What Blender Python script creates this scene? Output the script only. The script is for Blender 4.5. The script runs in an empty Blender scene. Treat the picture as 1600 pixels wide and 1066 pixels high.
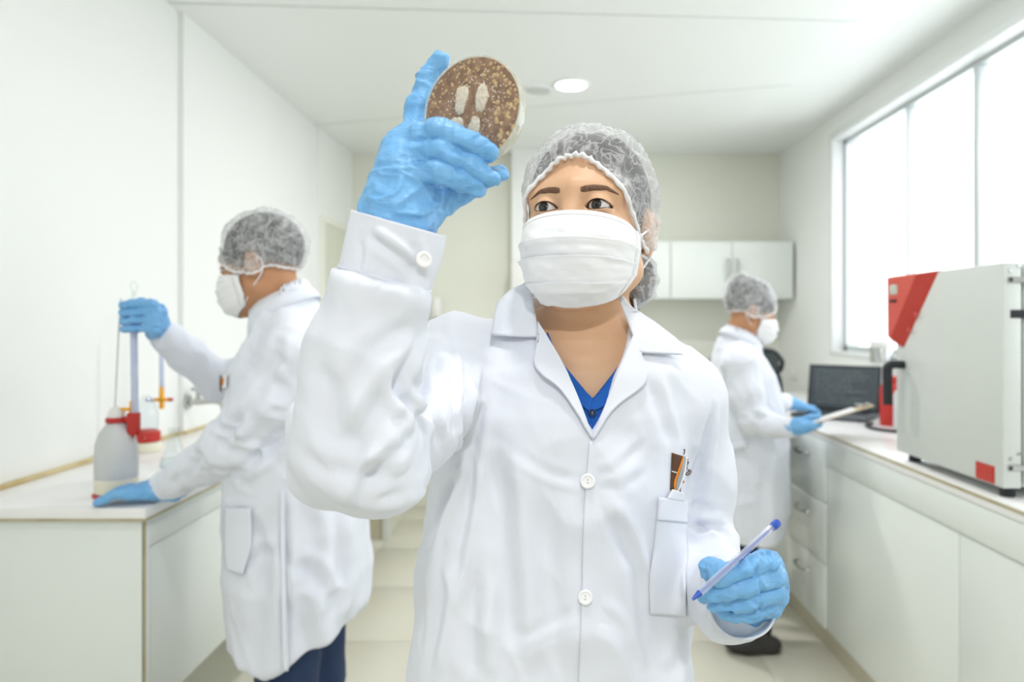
import bpy, bmesh, math, random
import numpy as np
from mathutils import Vector, Matrix

random.seed(7)
RNG = np.random.default_rng(7)
scene = bpy.context.scene
COL = scene.collection

# ------------------------------------------------------------------ camera
FPX, VX, VY, CAMZ = 1100.0, 849.0, 505.0, 1.31      # focal length in px, vanishing point, lens height
cam_d = bpy.data.cameras.new('camera')
cam = bpy.data.objects.new('camera', cam_d)
COL.objects.link(cam)
cam.location = (0, 0, CAMZ)
cam.rotation_euler = (math.radians(90), 0, 0)
cam_d.sensor_width = 36.0
cam_d.lens = FPX / 1600 * 36.0
cam_d.shift_x = -(VX - 800) / 1600
cam_d.shift_y = -(533 - VY) / 1600
cam_d.clip_start = 0.02
cam_d.dof.use_dof = True
cam_d.dof.focus_distance = 0.74
cam_d.dof.aperture_fstop = 4.0
scene.camera = cam

# ------------------------------------------------------------------ world, light, exposure
world = bpy.data.worlds.new('world')
scene.world = world
world.use_nodes = True
bg = world.node_tree.nodes['Background']
bg.inputs[0].default_value = (0.94, 0.95, 1.0, 1)
bg.inputs[1].default_value = 2.75

scene.view_settings.view_transform = 'Standard'
scene.view_settings.look = 'None'
scene.view_settings.gamma = 1.0
scene.view_settings.use_curve_mapping = False
scene.view_settings.exposure = 0.30
scene.cycles.max_bounces = 7
scene.cycles.diffuse_bounces = 4
scene.cycles.transparent_max_bounces = 10
scene.cycles.use_adaptive_sampling = True
scene.cycles.adaptive_threshold = 0.04
scene.cycles.adaptive_min_samples = 16
scene.cycles.glossy_bounces = 3
scene.cycles.transmission_bounces = 4
scene.cycles.caustics_reflective = False
scene.cycles.caustics_refractive = False
scene.cycles.sample_clamp_indirect = 6.0

def area_light(name, loc, rot, sx, sy, power, color=(1, 1, 1), portal=False):
    l = bpy.data.lights.new(name, 'AREA')
    l.shape = 'RECTANGLE'
    l.size, l.size_y, l.energy, l.color = sx, sy, power, color
    o = bpy.data.objects.new(name, l)
    o.location, o.rotation_euler = loc, rot
    COL.objects.link(o)
    if portal:
        l.cycles.is_portal = True
    return o

# window portal (guides the sky light of the long window in the right wall)
area_light('window_sky_portal', (1.80, 2.3, 1.76), (0, math.radians(90), 0), 1.2, 3.6, 1, portal=True)

LAMP = 1.0       # overall scale of the round ceiling downlight and the added fill lights (lamp builder further down)

# ------------------------------------------------------------------ helpers
def lin(c):
    c = c / 255.0
    return c / 12.92 if c <= 0.04045 else ((c + 0.055) / 1.055) ** 2.4

def rgb(r, g, b):
    return (lin(r), lin(g), lin(b), 1.0)

def P(x, y, d):
    """photograph pixel at depth d -> world point"""
    return np.array(((x - VX) / FPX * d, d, CAMZ + (VY - y) / FPX * d))

MATS = {}
def mat(name, color, rough=0.5, spec=0.5, metal=0.0, alpha=1.0, bump=None, vary=None, sss=0.0, sheen=0.0,
        trans=0.0, ior=1.45, coat=0.0, emit=None):
    """procedural principled material; bump=(scale, strength, distance[, stretch]); vary=(scale, colour2, amount)"""
    m = bpy.data.materials.new(name)
    m.use_nodes = True
    nt = m.node_tree
    b = nt.nodes['Principled BSDF']
    b.inputs['Base Color'].default_value = color
    b.inputs['Roughness'].default_value = rough
    b.inputs['Specular IOR Level'].default_value = spec
    b.inputs['Metallic'].default_value = metal
    b.inputs['IOR'].default_value = ior
    b.inputs['Alpha'].default_value = alpha
    b.inputs['Transmission Weight'].default_value = trans
    b.inputs['Coat Weight'].default_value = coat
    if sss:
        b.inputs['Subsurface Weight'].default_value = sss
        b.inputs['Subsurface Radius'].default_value = (0.012, 0.005, 0.003)
        b.inputs['Subsurface Scale'].default_value = 0.6
    if sheen:
        b.inputs['Sheen Weight'].default_value = sheen
    if emit:
        b.inputs['Emission Color'].default_value = emit[0]
        b.inputs['Emission Strength'].default_value = emit[1]
    tc = nt.nodes.new('ShaderNodeTexCoord')
    if vary:
        n = nt.nodes.new('ShaderNodeTexNoise')
        n.inputs['Scale'].default_value = vary[0]
        n.inputs['Detail'].default_value = 4
        nt.links.new(tc.outputs['Object'], n.inputs['Vector'])
        mx = nt.nodes.new('ShaderNodeMix'); mx.data_type = 'RGBA'
        rp = nt.nodes.new('ShaderNodeMapRange')
        rp.inputs[1].default_value, rp.inputs[2].default_value = 0.35, 0.65
        rp.inputs[3].default_value, rp.inputs[4].default_value = 0.0, vary[2]
        nt.links.new(n.outputs['Fac'], rp.inputs[0])
        nt.links.new(rp.outputs[0], mx.inputs[0])
        mx.inputs[6].default_value = color
        mx.inputs[7].default_value = vary[1]
        nt.links.new(mx.outputs[2], b.inputs['Base Color'])
    if bump:
        n = nt.nodes.new('ShaderNodeTexNoise')
        n.inputs['Scale'].default_value = bump[0]
        n.inputs['Detail'].default_value = 3
        if len(bump) > 3:
            mp = nt.nodes.new('ShaderNodeMapping')
            mp.inputs['Scale'].default_value = bump[3]
            nt.links.new(tc.outputs['Object'], mp.inputs['Vector'])
            nt.links.new(mp.outputs[0], n.inputs['Vector'])
        else:
            nt.links.new(tc.outputs['Object'], n.inputs['Vector'])
        bp = nt.nodes.new('ShaderNodeBump')
        bp.inputs['Strength'].default_value = bump[1]
        bp.inputs['Distance'].default_value = bump[2]
        nt.links.new(n.outputs['Fac'], bp.inputs['Height'])
        nt.links.new(bp.outputs[0], b.inputs['Normal'])
    MATS[name] = m
    return m

def thin_clear(name, color=(0.95, 0.97, 0.97, 1), rough=0.06, fac=0.12):
    """thin clear plastic or glass: mostly see-through with a fresnel gloss"""
    m = bpy.data.materials.new(name); m.use_nodes = True
    nt = m.node_tree
    for n in list(nt.nodes): nt.nodes.remove(n)
    out = nt.nodes.new('ShaderNodeOutputMaterial')
    tr = nt.nodes.new('ShaderNodeBsdfTransparent'); tr.inputs[0].default_value = color
    gl = nt.nodes.new('ShaderNodeBsdfGlossy'); gl.inputs['Roughness'].default_value = rough
    lw_ = nt.nodes.new('ShaderNodeLayerWeight'); lw_.inputs[0].default_value = 0.5
    fr = nt.nodes.new('ShaderNodeMath'); fr.operation = 'POWER'; fr.inputs[1].default_value = 4.0
    nt.links.new(lw_.outputs['Facing'], fr.inputs[0])
    ad = nt.nodes.new('ShaderNodeMath'); ad.operation = 'ADD'; ad.inputs[1].default_value = fac; ad.use_clamp = True
    mx = nt.nodes.new('ShaderNodeMixShader')
    nt.links.new(fr.outputs[0], ad.inputs[0]); nt.links.new(ad.outputs[0], mx.inputs[0])
    nt.links.new(tr.outputs[0], mx.inputs[1]); nt.links.new(gl.outputs[0], mx.inputs[2])
    nt.links.new(mx.outputs[0], out.inputs[0])
    MATS[name] = m
    return m

ORG = {}
def tag(o, label, cat, group=None):
    o['label'], o['category'] = label, cat
    if group: o['group'] = group
    return o

def link(o, parent=None, origin=None):
    COL.objects.link(o)
    if parent is not None:
        o.parent = parent
        ORG[o] = ORG[parent]
    else:
        ORG[o] = np.array(origin if origin is not None else (0, 0, 0), float)
        o.location = ORG[o]
    return o

def empty(name, origin):
    o = bpy.data.objects.new(name, None)
    o.empty_display_size = 0.05
    return link(o, None, origin)

def mk(name, V, F, m, parent=None, origin=None, smooth=True, auto=None):
    V = np.asarray(V, float)
    if parent is None and origin is None:
        origin = (V[:, 0].mean(), V[:, 1].mean(), V[:, 2].min())
    org = ORG[parent] if parent is not None else np.array(origin, float)
    me = bpy.data.meshes.new(name)
    W = V - org
    if isinstance(F, np.ndarray) and len(F):
        k = F.shape[1]
        me.vertices.add(len(W)); me.vertices.foreach_set('co', W.astype(np.float32).ravel())
        me.loops.add(F.size); me.loops.foreach_set('vertex_index', F.astype(np.int32).ravel())
        me.polygons.add(len(F))
        me.polygons.foreach_set('loop_start', np.arange(0, F.size, k, dtype=np.int32))
        me.update(calc_edges=True)
        me.validate()
    else:
        me.from_pydata([tuple(v) for v in W], [], [tuple(f) for f in F])
    if smooth:
        me.polygons.foreach_set('use_smooth', np.ones(len(me.polygons), bool))
        if auto:
            me.set_sharp_from_angle(angle=math.radians(auto))
    if isinstance(m, str): m = MATS[m]
    me.materials.append(m)
    o = bpy.data.objects.new(name, me)
    return link(o, parent, org)

class MB:
    """collects simple solids in world space into one mesh"""
    def __init__(s): s.V, s.F, s.n = [], [], 0
    def add(s, V, F):
        V = np.asarray(V, float)
        s.V.append(V); s.F += [tuple(i + s.n for i in f) for f in F]; s.n += len(V)
        return s
    def box(s, lo, hi, bevel=0.0, M=None):
        lo, hi = np.array(lo, float), np.array(hi, float)
        bm = bmesh.new(); bmesh.ops.create_cube(bm, size=1.0)
        for v in bm.verts:
            v.co = Vector([(lo[i] + hi[i]) / 2 + v.co[i] * (hi[i] - lo[i]) for i in range(3)])
        if bevel: bmesh.ops.bevel(bm, geom=bm.edges[:], offset=bevel, segments=2, affect='EDGES', profile=0.5)
        bm.verts.index_update()
        V = np.array([v.co[:] for v in bm.verts]); F = [[v.index for v in f.verts] for f in bm.faces]
        bm.free()
        if M is not None: V = xf(M, V)
        return s.add(V, F)
    def tube(s, pts, r, n=12, caps=True):
        V, F = tube(pts, r, n, caps); return s.add(V, F)
    def lathe(s, prof, c, n=32, M=None):
        V, F = lathe(prof, n)
        if M is not None: V = xf(M, V)
        return s.add(V + np.array(c), F)
    def prism(s, poly, y0, y1, M=None):
        """polygon in local x,z extruded along y"""
        k = len(poly)
        V = [(x, y0, z) for x, z in poly] + [(x, y1, z) for x, z in poly]
        F = [tuple(range(k)), tuple(reversed(range(k, 2 * k)))] + [(i, i + k, (i + 1) % k + k, (i + 1) % k) for i in range(k)]
        V = np.array(V, float)
        if M is not None: V = xf(M, V)
        return s.add(V, F)
    def build(s, name, m, parent=None, origin=None, smooth=True, auto=35):
        V = np.concatenate(s.V)
        o = mk(name, V, s.F, m, parent, origin, smooth, auto if smooth else None)
        bm = bmesh.new(); bm.from_mesh(o.data)
        bmesh.ops.recalc_face_normals(bm, faces=bm.faces[:])
        bm.to_mesh(o.data); bm.free()
        return o

def xf(M, V):
    M = np.array(M); return V @ M[:3, :3].T + M[:3, 3]

def smoothpath(pts, n):
    """Catmull-Rom through the control points (rows may carry a radius)"""
    p = np.asarray(pts, float)
    q = np.vstack([2 * p[0] - p[1], p, 2 * p[-1] - p[-2]])
    out = []
    segs = len(p) - 1
    for t in np.linspace(0, segs, n):
        i = min(int(t), segs - 1); u = t - i
        a, b, c, d = q[i], q[i + 1], q[i + 2], q[i + 3]
        out.append(0.5 * ((2 * b) + (-a + c) * u + (2 * a - 5 * b + 4 * c - d) * u * u + (-a + 3 * b - 3 * c + d) * u ** 3))
    return np.array(out)

def tube(pts, r, n=12, caps=True):
    pts = np.asarray(pts, float); k = len(pts)
    r = np.broadcast_to(np.asarray(r, float), (k,))
    T = np.gradient(pts, axis=0); T /= np.linalg.norm(T, axis=1)[:, None] + 1e-12
    up = np.array((0, 0, 1.0)) if abs(T[0][2]) < 0.9 else np.array((1.0, 0, 0))
    V = []
    nrm = np.cross(T[0], up); nrm /= np.linalg.norm(nrm)
    for i in range(k):
        nrm = nrm - T[i] * nrm.dot(T[i]); nrm /= np.linalg.norm(nrm)
        bn = np.cross(T[i], nrm)
        for a in range(n):
            t = 2 * math.pi * a / n
            V.append(pts[i] + r[i] * (math.cos(t) * nrm + math.sin(t) * bn))
    F = [(i * n + a, i * n + (a + 1) % n, (i + 1) * n + (a + 1) % n, (i + 1) * n + a) for i in range(k - 1) for a in range(n)]
    if caps:
        F += [tuple(reversed(range(n))), tuple(range((k - 1) * n, k * n))]
    return np.array(V), F

def lathe(prof, n=32):
    """profile of (r, z) rows round the z axis; r = 0 rows become caps"""
    V, F, rows = [], [], []
    for r, z in prof:
        if r <= 1e-6:
            rows.append([len(V)]); V.append((0, 0, z))
        else:
            rows.append(list(range(len(V), len(V) + n)))
            V += [(r * math.cos(2 * math.pi * a / n), r * math.sin(2 * math.pi * a / n), z) for a in range(n)]
    for A, B in zip(rows, rows[1:]):
        for a in range(n):
            b = (a + 1) % n
            if len(A) == 1 and len(B) > 1: F.append((A[0], B[a], B[b]))
            elif len(B) == 1 and len(A) > 1: F.append((A[a], A[b], B[0]))
            elif len(A) > 1: F.append((A[a], A[b], B[b], B[a]))
    return np.array(V, float), F

def grid_faces(n, m, closed=False):
    """n rows of m points"""
    F = []
    for i in range(n - 1):
        for j in range(m if closed else m - 1):
            k = (j + 1) % m
            F.append((i * m + j, i * m + k, (i + 1) * m + k, (i + 1) * m + j))
    return F

def frame(zdir, origin=(0, 0, 0), xhint=(1, 0, 0)):
    z = np.array(zdir, float); z /= np.linalg.norm(z)
    x = np.array(xhint, float); x -= z * x.dot(z); x /= np.linalg.norm(x)
    y = np.cross(z, x)
    M = np.eye(4); M[:3, 0], M[:3, 1], M[:3, 2], M[:3, 3] = x, y, z, origin
    return M

def solidify(o, t, offset=0.0):
    md = o.modifiers.new('thickness', 'SOLIDIFY'); md.thickness = t; md.offset = offset
    return o

def struct(o):
    o['kind'] = 'structure'; return o

# ------------------------------------------------------------------ implicit surfaces (distance fields -> mesh)
def cap(p, a, b, ra, rb=None):
    rb = ra if rb is None else rb
    a = np.asarray(a, np.float32); b = np.asarray(b, np.float32)
    ba = b - a; pa = p - a
    h = np.clip(pa @ ba / max(float(ba @ ba), 1e-12), 0, 1)
    return np.linalg.norm(pa - h[:, None] * ba, axis=1) - (ra + h * (rb - ra))

def chain(p, rows, k=0.004):
    """polyline of (x, y, z, r) rows, softly joined"""
    d = None
    for a, b in zip(rows, rows[1:]):
        c = cap(p, a[:3], b[:3], a[3], b[3])
        d = c if d is None else smin(d, c, k)
    return d

def ell(p, c, r):
    c = np.asarray(c, np.float32); r = np.asarray(r, np.float32)
    k0 = np.linalg.norm((p - c) / r, axis=1); k1 = np.linalg.norm((p - c) / (r * r), axis=1)
    return k0 * (k0 - 1.0) / np.maximum(k1, 1e-9)

def smin(a, b, k):
    h = np.maximum(k - np.abs(a - b), 0) / k
    return np.minimum(a, b) - h * h * k * 0.25

def smax(a, b, k):
    return -smin(-a, -b, k)

def mesh_sdf(f, lo, hi, h, slack=1.7):
    lo = np.array(lo, float); hi = np.array(hi, float); B = 8
    nb = np.ceil((hi - lo) / h / B).astype(int)
    bi = np.stack(np.meshgrid(*[np.arange(k) for k in nb], indexing='ij'), -1).reshape(-1, 3)
    ctr = (lo + (bi * B + (B - 1) / 2) * h).astype(np.float32)
    dc = f(ctr)
    V = np.where(dc < 0, -1.0, 1.0).astype(np.float32).reshape(nb)
    V = np.repeat(np.repeat(np.repeat(V, B, 0), B, 1), B, 2)
    act = bi[np.abs(dc) < h * B * 0.87 * slack + 0.002]
    off = np.stack(np.meshgrid(*[np.arange(B)] * 3, indexing='ij'), -1).reshape(-1, 3)
    V6 = V.reshape(nb[0], B, nb[1], B, nb[2], B)
    for s in range(0, len(act), 800):
        a = act[s:s + 800]
        pts = (lo + (a[:, None, :] * B + off[None]) * h).astype(np.float32).reshape(-1, 3)
        V6[a[:, 0], :, a[:, 1], :, a[:, 2], :] = f(pts).reshape(-1, B, B, B)
    S = V < 0
    c = S.astype(np.int8)
    cnt = (c[:-1, :-1, :-1] + c[1:, :-1, :-1] + c[:-1, 1:, :-1] + c[:-1, :-1, 1:] + c[1:, 1:, :-1] + c[1:, :-1, 1:] + c[:-1, 1:, 1:] + c[1:, 1:, 1:])
    cells = np.argwhere((cnt > 0) & (cnt < 8))
    acc = np.zeros((len(cells), 3)); num = np.zeros(len(cells))
    cs = [np.array((i, j, k)) for i in (0, 1) for j in (0, 1) for k in (0, 1)]
    for ia in range(8):
        for ib in range(ia + 1, 8):
            a, b = cs[ia], cs[ib]
            if np.abs(a - b).sum() != 1: continue
            va = V[tuple((cells + a).T)]; vb = V[tuple((cells + b).T)]
            mk_ = (va < 0) != (vb < 0)
            t = np.where(mk_, va / np.where(mk_, va - vb, 1), 0)
            acc += mk_[:, None] * (a + t[:, None] * (b - a)); num += mk_
    verts = lo + (cells + acc / num[:, None]) * h
    vid = np.full(cnt.shape, -1, np.int32); vid[tuple(cells.T)] = np.arange(len(cells))
    faces = []
    for ax in range(3):
        o1, o2 = [(1, 2), (2, 0), (0, 1)][ax]
        sl0 = [slice(None)] * 3; sl1 = [slice(None)] * 3
        sl0[ax] = slice(0, -1); sl1[ax] = slice(1, None)
        A, Bq = S[tuple(sl0)], S[tuple(sl1)]
        e = np.argwhere(A != Bq)
        e = e[(e[:, o1] > 0) & (e[:, o2] > 0)]
        lim = np.array(vid.shape); ok = np.ones(len(e), bool)
        for q in (o1, o2): ok &= e[:, q] < lim[q]
        e = e[ok]
        u = np.zeros(3, int); u[o1] = 1; w = np.zeros(3, int); w[o2] = 1
        q = np.stack([vid[tuple((e - u - w).T)], vid[tuple((e - w).T)], vid[tuple(e.T)], vid[tuple((e - u).T)]], 1)
        flip = ~A[tuple(e.T)]
        q[flip] = q[flip][:, ::-1]
        faces.append(q)
    F = np.concatenate(faces)
    F = F[(F >= 0).all(1)]
    return verts, F

def vnormals(V, F):
    n = np.cross(V[F[:, 2]] - V[F[:, 0]], V[F[:, 3]] - V[F[:, 1]])
    N = np.zeros_like(V)
    for i in range(4): np.add.at(N, F[:, i], n)
    return N / (np.linalg.norm(N, axis=1)[:, None] + 1e-12)

def relax(V, F, it=1, w=0.5):
    e = np.concatenate([F[:, [0, 1]], F[:, [1, 2]], F[:, [2, 3]], F[:, [3, 0]]])
    n = len(V)
    deg = np.bincount(e[:, 0], minlength=n) + np.bincount(e[:, 1], minlength=n)
    for _ in range(it):
        S = np.zeros_like(V)
        for k in range(3):
            S[:, k] = np.bincount(e[:, 0], V[e[:, 1], k], n) + np.bincount(e[:, 1], V[e[:, 0], k], n)
        V = V * (1 - w) + w * S / np.maximum(deg, 1)[:, None]
    return V

def vnoise(p, seed=0):
    """smooth value noise in -1..1 on (N, 3) points"""
    p = np.asarray(p, float)
    i = np.floor(p).astype(np.int64); f = p - i; f = f * f * f * (f * (f * 6 - 15) + 10)
    def hsh(a, b, c):
        h = (a * 374761393 + b * 668265263 + c * 2147483647 + seed * 974711) & 0xffffffff
        h = ((h ^ (h >> 13)) * 1274126177) & 0xffffffff
        h = ((h ^ (h >> 16)) * 2246822519) & 0xffffffff
        return ((h ^ (h >> 15)) & 0xffff) / 32767.5 - 1.0
    r = 0
    for a in (0, 1):
        for b in (0, 1):
            for c in (0, 1):
                w = (f[:, 0] if a else 1 - f[:, 0]) * (f[:, 1] if b else 1 - f[:, 1]) * (f[:, 2] if c else 1 - f[:, 2])
                r = r + w * hsh(i[:, 0] + a, i[:, 1] + b, i[:, 2] + c)
    return r

def ridged(p, seed=0):
    return 1 - 2 * np.abs(vnoise(p, seed))

def trace(f, o, d, t0, t1, it=60):
    """march rays o + t d to the surface f = 0 (vectorised); nan where missed"""
    o = np.atleast_2d(o); d = np.atleast_2d(d)
    t = np.full(len(d), t0)
    for _ in range(it):
        v = f((o + t[:, None] * d).astype(np.float32))
        t = t + v * 0.8
    ok = (np.abs(v) < 0.002) & (t < t1)
    q = o + t[:, None] * d
    q[~ok] = np.nan
    return q

def pixrays(px):
    px = np.asarray(px, float)
    d = np.stack([(px[:, 0] - VX) / FPX, np.ones(len(px)), (VY - px[:, 1]) / FPX], 1)
    return np.array((0, 0, CAMZ)), d / np.linalg.norm(d, axis=1)[:, None]

# ------------------------------------------------------------------ materials
mat('wall_paint', rgb(243, 245, 242), 0.6, 0.3, vary=(1.3, rgb(240, 243, 239), 0.5))
mat('wall_cream', rgb(236, 237, 225), 0.5, 0.4, vary=(1.1, rgb(232, 234, 220), 0.5))
mat('ceiling_paint', rgb(242, 245, 242), 0.45, 0.4)
mat('tile', rgb(224, 222, 206), 0.32, 0.5, vary=(3.0, rgb(219, 216, 199), 0.4))
mat('grout', rgb(214, 211, 194), 0.8, 0.2, vary=(20, rgb(204, 200, 180), 0.5))
mat('laminate', rgb(236, 241, 236), 0.28, 0.5, vary=(2.0, rgb(231, 237, 232), 0.5))
mat('worktop', rgb(246, 246, 244), 0.25, 0.5, vary=(6.0, rgb(240, 240, 238), 0.5))
mat('edge_band', rgb(190, 182, 150), 0.5, 0.4, vary=(14, rgb(170, 158, 122), 0.8))
mat('sealant', rgb(214, 200, 158), 0.7, 0.2, vary=(9, rgb(190, 165, 110), 1.0))
mat('beige_panel', rgb(216, 210, 188), 0.4, 0.4, vary=(4, rgb(206, 200, 176), 0.6))
mat('door_paint', rgb(222, 224, 208), 0.45, 0.4, vary=(3, rgb(216, 218, 200), 0.6))
mat('steel', rgb(190, 192, 190), 0.25, 0.5, metal=1.0, bump=(200, 0.02, 0.001))
mat('alu_frame', rgb(214, 220, 220), 0.35, 0.5, metal=0.6, bump=(120, 0.02, 0.001))
mat('white_frame', rgb(240, 243, 242), 0.35, 0.5, vary=(5, rgb(234, 238, 236), 0.5))
thin_clear('window_glass', (0.97, 0.99, 0.98, 1), 0.02, 0.02)
thin_clear('lab_glass', (0.93, 0.96, 0.97, 1), 0.03, 0.06)
mat('white_plastic', rgb(240, 240, 236), 0.4, 0.5, vary=(9, rgb(234, 234, 228), 0.5))
mat('bottle_plastic', rgb(232, 234, 234), 0.45, 0.4, trans=0.25, vary=(12, rgb(222, 226, 228), 0.6))
mat('bottle_liquid', rgb(240, 238, 218), 0.4, 0.4, vary=(10, rgb(232, 228, 204), 0.6))
mat('red_plastic', rgb(196, 52, 44), 0.4, 0.5, vary=(12, rgb(178, 40, 34), 0.5))
mat('panel_red', rgb(214, 92, 80), 0.45, 0.4, vary=(8, rgb(206, 82, 70), 0.5))
mat('panel_red_dark', rgb(196, 68, 58), 0.45, 0.4, vary=(8, rgb(186, 60, 50), 0.5))
mat('yellow_plastic', rgb(248, 178, 34), 0.4, 0.5, vary=(12, rgb(240, 166, 22), 0.5))
mat('incubator_paint', rgb(214, 219, 214), 0.4, 0.4, bump=(260, 0.05, 0.001), vary=(3, rgb(208, 214, 209), 0.5))
mat('black_plastic', rgb(44, 47, 50), 0.45, 0.4, bump=(220, 0.06, 0.001))
mat('grey_plastic', rgb(92, 98, 102), 0.45, 0.4, bump=(220, 0.04, 0.001))
mat('dark_mesh', rgb(70, 76, 74), 0.8, 0.2, bump=(400, 0.3, 0.001))
mat('display', rgb(206, 214, 200), 0.2, 0.5, vary=(60, rgb(176, 186, 172), 0.8))
mat('screen', rgb(72, 80, 84), 0.3, 0.4, vary=(5, rgb(84, 92, 96), 0.6))
mat('screen_text', rgb(128, 136, 138), 0.4, 0.3, vary=(90, rgb(90, 98, 100), 1.0))
mat('paper', rgb(240, 240, 238), 0.8, 0.2, bump=(90, 0.05, 0.0005))
mat('cork_board', rgb(206, 186, 156), 0.6, 0.3, vary=(40, rgb(190, 168, 136), 0.7))
mat('lamp_diffuser', rgb(255, 255, 252), 0.6, 0.2, emit=((1, 0.99, 0.96, 1), 5.0))
mat('lamp_off', rgb(206, 210, 204), 0.5, 0.4, bump=(120, 0.05, 0.001))

# ------------------------------------------------------------------ room shell (metres; camera stands at x=0, y=0)
XL, XR, YB, YF, ZC = -1.40, 1.69, 5.04, -1.9, 2.52
CT = 0.885      # worktop height
fl = struct(MB().box((XL - .1, YF - .1, -.15), (XR + .16, YB + .1, -.004)).build('floor', 'grout', smooth=False))
tm = None
xs = [-1.55 + .6 * i for i in range(6)]
for i, x0 in enumerate(xs):
    for j in range(12):
        y0 = -1.9 + .6 * j
        lo = (max(x0 + .001, XL), y0 + .001); hi = (min(x0 + .599, XR), min(y0 + .599, YB))
        if hi[0] - lo[0] < .05 or hi[1] - lo[1] < .05: continue
        full = hi[0] - lo[0] > .59 and hi[1] - lo[1] > .59
        if full and tm is not None:
            o = bpy.data.objects.new('tile', tm); o.parent = fl
            COL.objects.link(o)
            o.location = Vector((lo[0], lo[1], 0)) - first
            continue
        o = MB().box((lo[0], lo[1], -.006), (hi[0], hi[1], 0.0), .0006).build('tile', 'tile', fl)
        if full: tm = o.data; first = Vector((lo[0], lo[1], 0))

# ceiling: flush boards along the sides, one lowered field of boards in the middle
ceil = struct(MB().box((XL - .1, YF - .1, ZC), (XR + .16, YB + .1, ZC + .12)).build('ceiling', 'ceiling_paint', smooth=False))
def ceiling_board(quad):
    z0, z1 = ZC - .018, ZC + .002
    V = [(x, y, z0) for x, y in quad] + [(x, y, z1) for x, y in quad]
    F = [(3, 2, 1, 0), (4, 5, 6, 7)] + [(i, (i + 1) % 4, (i + 1) % 4 + 4, i + 4) for i in range(4)]
    return mk('ceiling_board', V, F, 'ceiling_paint', ceil, smooth=False)
e = 1.245; g = .006
lines = [((-1.41, -1.8), (e, -1.8)), ((-1.41, .9), (e, .95)), ((-1.41, 2.62), (e, 2.78)), ((-1.41, 4.25), (e, 3.52)), ((-1.41, 4.66), (e, 4.24))]
for (a, b), (c, d) in zip(lines, lines[1:]):
    ceiling_board([(a[0], a[1] + g), (b[0], b[1] + g), (d[0], d[1] - g), (c[0], c[1] - g)])

# left wall: three sheets that step in by 2 cm, as the seams in the photo show
struct(MB().box((XL - .1, YF, 0), (XL, 2.70, ZC)).box((XL - .1, 2.70, 0), (XL + .02, 4.28, ZC)).box((XL - .1, 4.28, 0), (XL + .035, YB, ZC))
       .build('wall_left', 'wall_paint', smooth=False))
wb = struct(MB().box((XL - .1, YB, 0), (XR + .16, YB + .1, ZC)).build('wall_back', 'wall_cream', smooth=False))
struct(MB().box((XL - .1, YF - .1, 0), (XR + .16, YF, ZC)).build('wall_front', 'wall_paint', smooth=False))
struct(MB().box((-.22, YB - .14, 0), (.50, YB, ZC)).build('trim_1', 'wall_paint', smooth=False))   # white pier on the back wall
# right wall with the long window opening
WY0, WY1, WZ0, WZ1 = 0.55, 4.12, 1.145, 2.385
struct(MB().box((XR, YF, 0), (XR + .16, YB, WZ0)).box((XR, YF, WZ1), (XR + .16, YB, ZC)).box((XR, YF, WZ0), (XR + .16, WY0, WZ1))
       .box((XR, WY1, WZ0), (XR + .16, YB, WZ1)).build('wall_right', 'wall_paint', smooth=False))
win = struct(MB().box((XR + .07, WY0, WZ0), (XR + .11, WY1, WZ0 + .035)).box((XR + .07, WY0, WZ1 - .03), (XR + .11, WY1, WZ1))
             .box((XR + .07, WY0, WZ0), (XR + .11, WY0 + .03, WZ1)).box((XR + .07, WY1 - .03, WZ0), (XR + .11, WY1, WZ1))
             .build('window_1', 'alu_frame', smooth=False))
MB().box((XR - .012, WY0 - .03, WZ1 - .012), (XR + .08, WY1 + .03, WZ1 + .032), .004).build('window_head', 'white_frame', win)
MB().box((XR - .006, WY1 - .012, WZ0 - .02), (XR + .08, WY1 + .028, WZ1), .003).build('window_jamb', 'white_frame', win)
MB().box((XR - .01, WY0 - .03, WZ0 - .022), (XR + .08, WY1 + .028, WZ0 + .004), .004).build('window_sill', 'white_frame', win)
mull = [WY0 + .03, 1.55, 2.86, 3.41, WY1 - .03]
for q, y in enumerate(mull[1:-1]):
    w = .017 if q != 2 else .006
    MB().box((XR + .066, y - w, WZ0 + .03), (XR + .114, y + w, WZ1 - .03), .002).build('mullion', 'alu_frame', win)
for a, b in zip(mull, mull[1:]):
    MB().box((XR + .088, a + .004, WZ0 + .03), (XR + .092, b - .004, WZ1 - .03)).build('pane', 'window_glass', win)

# door in the left wall
dr = struct(MB().box((XL + .03, 4.34, 0), (XL + .046, 4.86, 1.93)).build('door_1', 'door_paint', smooth=False))
for lo, hi in (((XL + .03, 4.30, 0), (XL + .058, 4.34, 1.97)), ((XL + .03, 4.86, 0), (XL + .058, 4.90, 1.97)), ((XL + .03, 4.34, 1.93), (XL + .058, 4.86, 1.97))):
    MB().box(lo, hi, .004).build('door_frame', 'wall_cream', dr)
MB().tube([(XL + .046, 4.80, 1.0), (XL + .09, 4.80, 1.0), (XL + .09, 4.70, 1.0)], .009).build('door_handle', 'steel', dr)
struct(MB().box((XL + .035, 4.91, 0), (XL + .047, YB, .07)).box((XL + .035, YB - .012, 0), (-.22, YB, .07)).build('baseboard_back', 'wall_cream', smooth=False))

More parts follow.
